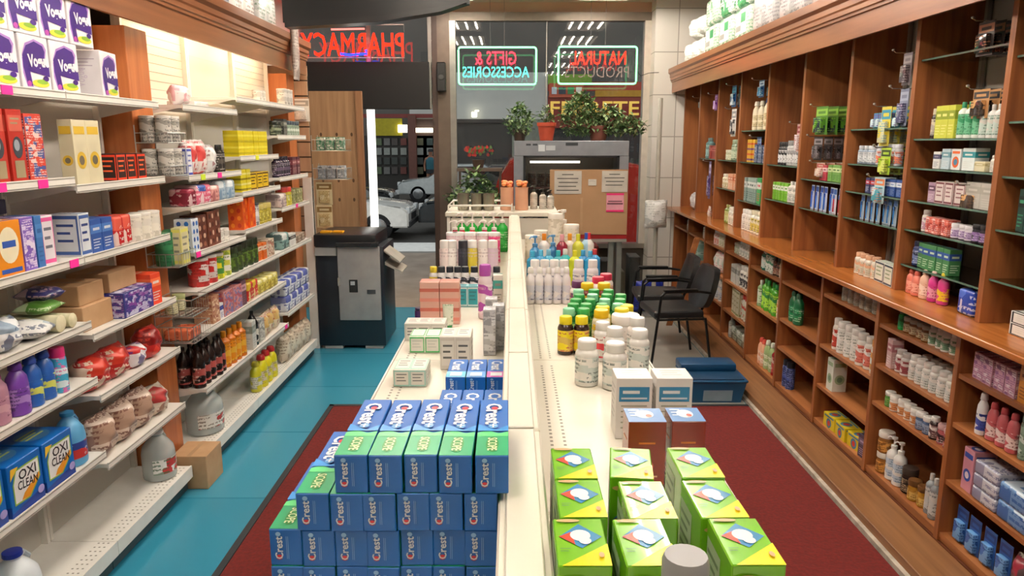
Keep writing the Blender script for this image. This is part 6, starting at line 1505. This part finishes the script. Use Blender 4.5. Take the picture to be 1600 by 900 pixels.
e = tag(m.build('ledge_shelf'), 'narrow brown ledge shelf inside the window with the red plant', 'shelf')
for x in (-.66, -.16): m = MB(); m.box((x, 9.24, .001), (x + .03, 9.27, 1.58), M('#4a3c34', .5)); m.build('leg', e)

# ------------------------------------------------------------------ chairs
VIN, FRK = noisy('black_vinyl', '#121315', '#1c1d20', 20, .35, 3, .1), M('#101112', .35, .5)
def chair(x, y, rz, lab):
    """faces local -X; backrest at +X"""
    r = empty('armchair', lab, 'chair', (x, y, 0), rz, 'black waiting chairs')
    m = MB(); m.box((-.25, -.24, .43), (.20, .24, .50), VIN, bev=.03, seg=3); m.build('seat', r)
    bm = bmesh.new(); bmesh.ops.create_grid(bm, x_segments=10, y_segments=10, size=.5)
    geo = bmesh.ops.extrude_face_region(bm, geom=list(bm.faces)); 
    for v in [g_ for g_ in geo['geom'] if isinstance(g_, bmesh.types.BMVert)]: v.co.z = .12
    for v in bm.verts:
        u, w = v.co.x * 2, v.co.y * 2
        k = math.sqrt(max(0, 1 - .5 * u * u * abs(w) ** 2)) ; 
        wid = .23 * (1 - .16 * max(0, w)) * (1 - .06 * (abs(w) ** 6))
        xx = .20 + .10 * (w + 1) / 2 + v.co.z * .45 - .03 * (1 - u * u)
        v.co = Vector((xx, u * wid * (1 - .12 * abs(w) ** 4), .68 + w * .185 * (1 - .12 * abs(u) ** 4)))
    m = MB(); m.take(bm, VIN); m.build('backrest', r)
    for s in (-1, 1):
        yy = s * .265
        m = MB(); m.tube([(-.27, yy, .002), (-.22, yy, .44)], .012, FRK); m.build('leg', r)
        m = MB(); m.tube([(.27, yy, .002), (.20, yy, .44)], .012, FRK); m.build('leg', r)
        m = MB(); m.tube([(-.22, yy, .43), (-.20, yy, .64), (-.16, yy, .675), (.14, yy, .675), (.24, yy, .66)], .012, FRK); m.build('arm_frame', r)
        m = MB(); m.box((-.18, yy - .025, .675), (.12, yy + .025, .70), FRK, bev=.01, seg=2); m.build('armrest', r)
    m = MB(); m.tube([(-.22, -.265, .43), (-.22, .265, .43)], .010, FRK); m.tube([(.20, -.265, .43), (.20, .265, .43)], .010, FRK); m.tube([(.20, -.265, .43), (-.22, -.265, .43)], .010, FRK); m.tube([(.20, .265, .43), (-.22, .265, .43)], .010, FRK); m.build('seat_frame', r)
    m = MB(); m.tube([(.20, -.12, .44), (.27, -.12, .6)], .012, FRK); m.tube([(.20, .12, .44), (.27, .12, .6)], .012, FRK); m.box((.24, -.14, .585), (.275, .14, .62), FRK); m.build('back_support', r)
chair(1.455, 6.50, .10, 'black vinyl armchair beside the counter, the one closer to the carpet')
chair(1.46, 7.17, -.04, 'black vinyl armchair beside the counter, farther from the carpet')
# bin on the floor
BINM = M('#17507a', .35)
r = empty('storage_bin', 'blue plastic storage bin with a folding lid at the edge of the red carpet', 'bin', (1.545, 5.51, .0015)); 
m = MB()
def tap(z0_, z1_, a0, b0, a1, b1, mat=BINM):
    m.add([(-a0, -b0, z0_), (a0, -b0, z0_), (a0, b0, z0_), (-a0, b0, z0_), (-a1, -b1, z1_), (a1, -b1, z1_), (a1, b1, z1_), (-a1, b1, z1_)], [(0, 3, 2, 1), (4, 5, 6, 7), (0, 1, 5, 4), (1, 2, 6, 5), (2, 3, 7, 6), (3, 0, 4, 7)], mat)
tap(0, .17, .19, .17, .22, .20); m.box((-.23, -.21, .165), (.23, .21, .185), BINM, bev=.006); m.build('body', r)
m = MB(); m.box((-.235, .0, .186), (.20, .205, .25), M('#0f3f66', .35), bev=.02, seg=2); m.box((-.2, -.20, .186), (.2, -.005, .194), M('#0b3556', .4)); m.build('lid', r)
m = MB(); p = m.panel((0, -.186, .085), (1, 0, 0), (0, -.176, 1), (0, -1, -.17)); p.k = .004; p.rect(-.10, -.07, .12, .02, M('#8fa8b8', .5)); m.build('paper_label', r)

# ------------------------------------------------------------------ street
ASPH = noisy('asphalt', '#3c3934', '#4a4741', 12, .8)
m = MB(); m.box((-14, 13.0, -.22), (14, 36, -.15), ASPH); struct('road', m)
m = MB(); m.box((-14, 13.0, -.15), (14, 13.2, -.003), M('#8a857c', .7)); m.build('kerb', None)['kind'] = 'structure'
m = MB(); m.box((-14, 9.75, -.12), (-2.86, 13.0, -.006), noisy('pavement', '#8f8578', '#9a9084', 3, .8)); m.box((2.61, 9.75, -.12), (14, 13.0, -.006), noisy('pavement', '#8f8578', '#9a9084', 3, .8)); struct('sidewalk', m)
m = MB(); m.box((-3.2, 13.75, -.149), (-.9, 15.4, -.143), M('#f4f2ea', .6)); tag(m.build('crosswalk_bar'), 'broad white painted crosswalk bar on the road outside the door', 'marking')
# buildings across the street at y = 31
m = MB(); m.box((-14, 33, -.15), (14, 34, 16), noisy('dark_facade', '#5a5854', '#66635e', .5, .8))
fb = empty('facade_building', 'dark commercial building across the street', 'building', (0, 33, 0)); m.build('wall', fb, (0, -33, 0))
YS = 31.0
def A(px, py, Y=YS): return at_y(px, py, Y)
def slab(name, parent, px0, py0, px1, py1, mat, Y=YS, th=.3, zb=None):
    a = A(px0, py1, Y); b = A(px1, py0, Y)
    m = MB(); m.box((a[0], Y, a[2] if zb is None else zb), (b[0], Y + th, b[2]), mat)
    return m.build(name, parent, (0, -33, 0))
GW = noisy('grey_render', '#b4b8b3', '#c0c3be', .8, .8)
slab('grey_front', fb, 640, 113, 856, 186, GW)
slab('side_pier', fb, 640, 186, 700, 300, M('#5a463e', .7), zb=-.15)
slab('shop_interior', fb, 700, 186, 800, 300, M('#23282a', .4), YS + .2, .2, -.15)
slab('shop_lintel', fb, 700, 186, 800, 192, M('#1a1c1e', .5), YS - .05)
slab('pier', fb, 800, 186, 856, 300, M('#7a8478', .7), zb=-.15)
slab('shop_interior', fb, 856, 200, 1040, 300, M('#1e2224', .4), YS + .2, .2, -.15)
slab('red_board', fb, 856, 150, 1040, 200, M('#8a3028', .6), YS - .1, .2)
slab('yellow_band', fb, 930, 141, 1040, 151, M('#b88a1c', .6), YS - .15, .2)
slab('red_band', fb, 856, 128, 1040, 142, M('#a83a24', .6), YS - .12, .2)
slab('lime_band', fb, 856, 116, 925, 132, M('#7aa03a', .6), YS - .2, .1)
slab('orange_sign', fb, 858, 130, 912, 152, M('#c0563a', .6), YS - .25, .1)
m = MB()
vs, fs = text_geo('FERRETERIA', .015)
a = A(860, 180, YS - .2); b = A(1058, 158, YS - .2)
m.add([((a[0] + b[0]) / 2 + u * (b[0] - a[0]), YS - .14, (a[2] + b[2]) / 2 + v * (b[2] - a[2])) for u, v in vs], fs, M('#f2c85a', .5, emis=.35), True); m.build('lettering', fb, (0, -33, 0))
for px0, px1 in ((862, 870), (873, 884), (887, 897), (900, 909)):
    slab('sign_letter', fb, px0, 136, px1, 147, M(('#e8e0d8', '#2a3a4a', '#c8d0d8', '#3a8a4a')[int(px0) % 4], .5), YS - .28, .03)
LITE = M('#fff6dc', .5, emis=4.0)
for px0, py0, px1, py1 in ((622, 195, 636, 207), (645, 200, 676, 207), (737, 175, 745, 183), (742, 172, 748, 174)):
    slab('lit_lamp', fb, px0, py0, px1, py1, LITE, YS - .3, .05)
slab('yellow_awning', fb, 586, 185, 628, 212, M('#a89c14', .6), YS - .2, .1)
slab('red_lintel', fb, 560, 178, 680, 184, M('#7a3430', .6), YS - .2, .2)
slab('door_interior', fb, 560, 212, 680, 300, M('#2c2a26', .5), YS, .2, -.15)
for px, c in ((587, '#5a6a50'), (600, '#6a6a68'), (612, '#4a4442'), (626, '#6a3a34'), (652, '#5a5a44'), (667, '#3a4a48')):
    for q in range(4): slab('goods', fb, px, 216 + q * 15, px + 9, 227 + q * 15, M((c, '#8a8f8a', '#3a3f3c', c)[q], .6), YS - .1, .1)
slab('brown_pillar', fb, 640, 180, 649, 300, M('#6a4238', .6), YS - .35, .3, -.15)

def car(x, y, rz, col, lab, L=3.9, W=1.6, H=1.3, name='car', van=False):
    r = empty(name, lab, 'car', (x, y, -.15), rz)
    P_ = [(-L / 2, .28), (-L / 2, .62), (-L * .46, .74), (-L * .22, .84), (-L * .08, H), (L * .26, H), (L * .42, .86), (L * .49, .8), (L / 2, .5), (L / 2, .28)] if not van else [(-L / 2, .3), (-L / 2, .8), (-L * .42, 1.1), (-L * .28, H * .94), (-L * .1, H), (L * .4, H), (L * .48, H * .8), (L / 2, .6), (L / 2, .3)]
    bm = bmesh.new(); n = len(P_)
    rings = []
    for yy, k, zz in ((-W / 2, 1, 0), (-W * .46, 1, 0), (W * .46, 1, 0), (W / 2, 1, 0)):
        edge = abs(yy) > W * .47
        rings.append([bm.verts.new((px_, yy * (1 - (.14 if pz > .85 else 0)), pz - (.03 if edge and pz > .5 else 0))) for px_, pz in P_])
    for a in range(3):
        for i in range(n):
            k = (i + 1) % n; bm.faces.new((rings[a][i], rings[a][k], rings[a + 1][k], rings[a + 1][i]))
    bm.faces.new(rings[0]); bm.faces.new(rings[3][::-1])
    bmesh.ops.bevel(bm, geom=list(bm.edges), offset=.03, segments=2, affect='EDGES')
    m = MB(); m.take(bm, M(col, .2, .3, coat=.5)); m.build('body', r)
    GLD = M('#11161a', .08)
    for s in (-1, 1):
        m = MB(); yy = s * (W * .435)
        m.add([(-L * .19, yy + s * .035, .87), (L * .36, yy + s * .035, .87), (L * .25, yy + s * .005, H - .07), (-L * .07, yy + s * .005, H - .07)], [(0, 1, 2, 3)], GLD, True); m.build('side_window', r)
        m = MB(); m.ell = None
        m.box((-L / 2 - .01, s * W * .36 - .14, .58), (-L / 2 + .06, s * W * .36 + .14, .7), M('#e8ecec', .15)); m.build('headlight', r)
        m = MB(); m.box((L / 2 - .05, s * W * .38 - .1, .58), (L / 2 + .01, s * W * .38 + .1, .74), M('#8a1c1c', .2)); m.build('tail_light', r)
        for xx in (-L * .32, L * .31):
            w_ = MB(); mx = Matrix.Translation((xx, s * (W / 2 - .09) - .09, .3)) @ Matrix.Rotation(-PI / 2, 4, 'X')
            w_.lathe([(.26, 0), (.3, .02), (.3, .16), (.26, .18)], M('#17181a', .7), seg=24, mx=mx); wh = w_.build('wheel', r)
            w_ = MB(); w_.lathe([(.17, -.005), (.18, 0), (.18, .18), (.17, .185)], M('#a8acae', .25, .8), seg=16, mx=mx); w_.build('hubcap', wh)
    m = MB(); m.add([(-L * .225, -W * .4, .86), (-L * .225, W * .4, .86), (-L * .09, W * .36, H - .04), (-L * .09, -W * .36, H - .04)], [(0, 1, 2, 3)], GLD, True)
    for v in range(len(m.v)): m.v[v] = (m.v[v][0] - .035, m.v[v][1], m.v[v][2] + .02)
    m.build('windscreen', r)
    m = MB(); m.box((-L / 2 - .015, -.35, .42), (-L / 2 + .02, .35, .56), M('#1c1e20', .4)); m.build('grille', r)
    m = MB(); m.box((-L / 2 - .03, -W * .46, .28), (-L / 2 + .03, W * .46, .4), M('#2a2c2e', .4), bev=.01); m.build('bumper', r)
    return r
car(-2.0, 26.5, 0, '#a9b0b0', 'silver car parked across the street beyond the door', 3.9)
car(-5.3, 21.0, PI, '#1f2326', 'black car driving past beyond the door', 4.0, H=1.3)
car(-4.0, 16.5, PI, '#e8e6df', 'white car parked at the kerb outside the door', 3.6, H=1.2)
car(-.2, 17.5, 0, '#3c4448', 'dark grey car outside the shop window', 3.8, H=1.55)
car(1.15, 12.0, PI, '#c9281c', 'red van parked outside behind the grey cabinet', 2.9, H=1.85, name='van', van=True)
m = MB(); m.tube([(-1.915, 10.3, .0), (-1.915, 10.3, 2.42)], .055, M('#fffdf4', .5, emis=2.2), 16)
e = tag(m.build('light_column'), 'glowing white light column outside the street door', 'lamp'); m = MB(); m.box((-2.08, 10.2, 2.42), (-1.88, 10.4, 2.47), M('#d8d4cc', .5)); m.build('cap', e)
# a person across the street
r = empty('person', 'distant person in a teal shirt and dark cap standing across the street', 'person', at_y(674, 300, 29.5)[:2] + (-.15,))
me = bpy.data.meshes.new('body'); 
J = [(0, 0, .95), (0, 0, 1.2), (0, 0, 1.42), (0, 0, 1.52), (0, -.01, 1.64), (-.19, 0, 1.40), (-.25, .02, 1.14), (-.22, -.12, .92), (.19, 0, 1.40), (.25, .02, 1.14), (.22, -.12, .92), (-.1, 0, .88), (-.11, -.02, .48), (-.12, .02, .06), (.1, 0, .88), (.11, -.02, .48), (.12, .02, .06), (-.12, -.12, .04), (.12, -.12, .04), (0, -.02, 1.70)]
E = [(0, 1), (1, 2), (2, 3), (3, 4), (4, 19), (2, 5), (5, 6), (6, 7), (2, 8), (8, 9), (9, 10), (0, 11), (11, 12), (12, 13), (0, 14), (14, 15), (15, 16), (13, 17), (16, 18)]
RR = [.15, .14, .15, .05, .095, .06, .045, .035, .06, .045, .035, .09, .065, .045, .09, .065, .045, .035, .035, .08]
me.from_pydata(J, E, []); b_ = link('body', me, r)
sk = b_.modifiers.new('skin', 'SKIN'); 
for i, v in enumerate(me.skin_vertices[0].data if me.skin_vertices else []): v.radius = (RR[i], RR[i]); v.use_root = (i == 0)
b_.modifiers.new('sub', 'SUBSURF').levels = 1
me.materials.append(M('#8a5f48', .6))
m = MB(); m.lathe([(.19, 1.0), (.185, 1.2), (.2, 1.36), (.12, 1.46), (.07, 1.49)], M('#1f5a68', .7), seg=16, sy=.72); m.build('shirt', r)
m = MB(); m.lathe([(.11, 1.68), (.108, 1.74), (.07, 1.79)], M('#1a1c20', .7), seg=14); m.build('cap', r)
m = MB(); m.lathe([(.19, .84), (.2, 1.0)], M('#23262c', .7), seg=14, sy=.72); m.build('trousers', r)
# ------------------------------------------------------------------ lights and view
TUBE = M('#fff4e6', .5, emis=52.0)
HOUS = M('#d8d2c8', .5)
for i, y in enumerate((.6, 2.6, 4.6, 6.6, 8.4)):
    for j, x in enumerate((-.72, 1.05)):
        r = empty('ceiling_light', f"four-tube ceiling light, {('nearest','second nearest','third nearest','fourth nearest','farthest')[i]} of the row on the {('street-door','bookcase')[j]} side", 'light', (x, y, ZC))
        m = MB(); m.box((-.30, -.62, -.03), (.30, .62, 0), HOUS)
        for a, b in (((-.30, -.62, -.08), (-.285, .62, -.03)), ((.285, -.62, -.08), (.30, .62, -.03)), ((-.285, -.62, -.08), (.285, -.605, -.03)), ((-.285, .605, -.08), (.285, .62, -.03))): m.box(a, b, HOUS)
        m.build('housing', r)
        for k in range(4):
            m = MB(); m.lathe([(.014, 0), (.016, .01), (.016, 1.14), (.014, 1.15)], TUBE, seg=10, mx=Matrix.Translation((-.21 + .14 * k, -.575, -.052)) @ Matrix.Rotation(-PI / 2, 4, 'X'))
            m.build('tube', r)
WARM = M('#ffe2b8', .5, emis=60.0)
for i, (y0, y1) in enumerate(((2.3, 3.5), (4.25, 5.3), (5.4, 6.45))):
    r = empty('strip_light', f"warm strip light behind the left cornice, {('nearest of three','middle of three','farthest of three')[i]}", 'light', (-1.895, (y0 + y1) / 2, 2.655))
    m = MB(); m.box((-.03, -(y1 - y0) / 2, -.03), (.03, (y1 - y0) / 2, 0), HOUS); m.build('housing', r)
    m = MB(); m.lathe([(.012, 0), (.013, .01), (.013, y1 - y0 - .06), (.012, y1 - y0 - .05)], WARM, seg=10, mx=Matrix.Translation((0, -(y1 - y0) / 2 + .025, -.046)) @ Matrix.Rotation(-PI / 2, 4, 'X')); m.build('tube', r)

wd = bpy.data.worlds.new('dusk'); scene.world = wd; wd.use_nodes = True
bg = wd.node_tree.nodes['Background']
tc = wd.node_tree.nodes.new('ShaderNodeTexCoord'); sx = wd.node_tree.nodes.new('ShaderNodeSeparateXYZ'); rp = wd.node_tree.nodes.new('ShaderNodeValToRGB')
wd.node_tree.links.new(tc.outputs['Generated'], sx.inputs[0]); wd.node_tree.links.new(sx.outputs['Z'], rp.inputs['Fac'])
rp.color_ramp.elements[0].color = lin('#a8a8a4'); rp.color_ramp.elements[1].color = lin('#8f969c')
wd.node_tree.links.new(rp.outputs['Color'], bg.inputs['Color']); bg.inputs['Strength'].default_value = 2.3

cam = bpy.data.cameras.new('camera'); co = bpy.data.objects.new('camera', cam); COL.objects.link(co)
cam.sensor_width = 36; cam.lens = 36 * FPX / 1600; cam.clip_start = .02; cam.clip_end = 200
co.location = (0, 0, CAM_H); co.rotation_euler = (PI / 2 - PITCH, 0, 0)
scene.camera = co
vs = scene.view_settings
scene.display_settings.display_device = 'sRGB'
vs.view_transform = 'Standard'; vs.look = 'None'; vs.gamma = 1; vs.use_curve_mapping = False; vs.exposure = 0.0
cy = scene.cycles
cy.max_bounces = 8; cy.transmission_bounces = 8; cy.transparent_max_bounces = 16; cy.caustics_reflective = False; cy.caustics_refractive = False
cy.sample_clamp_indirect = 4
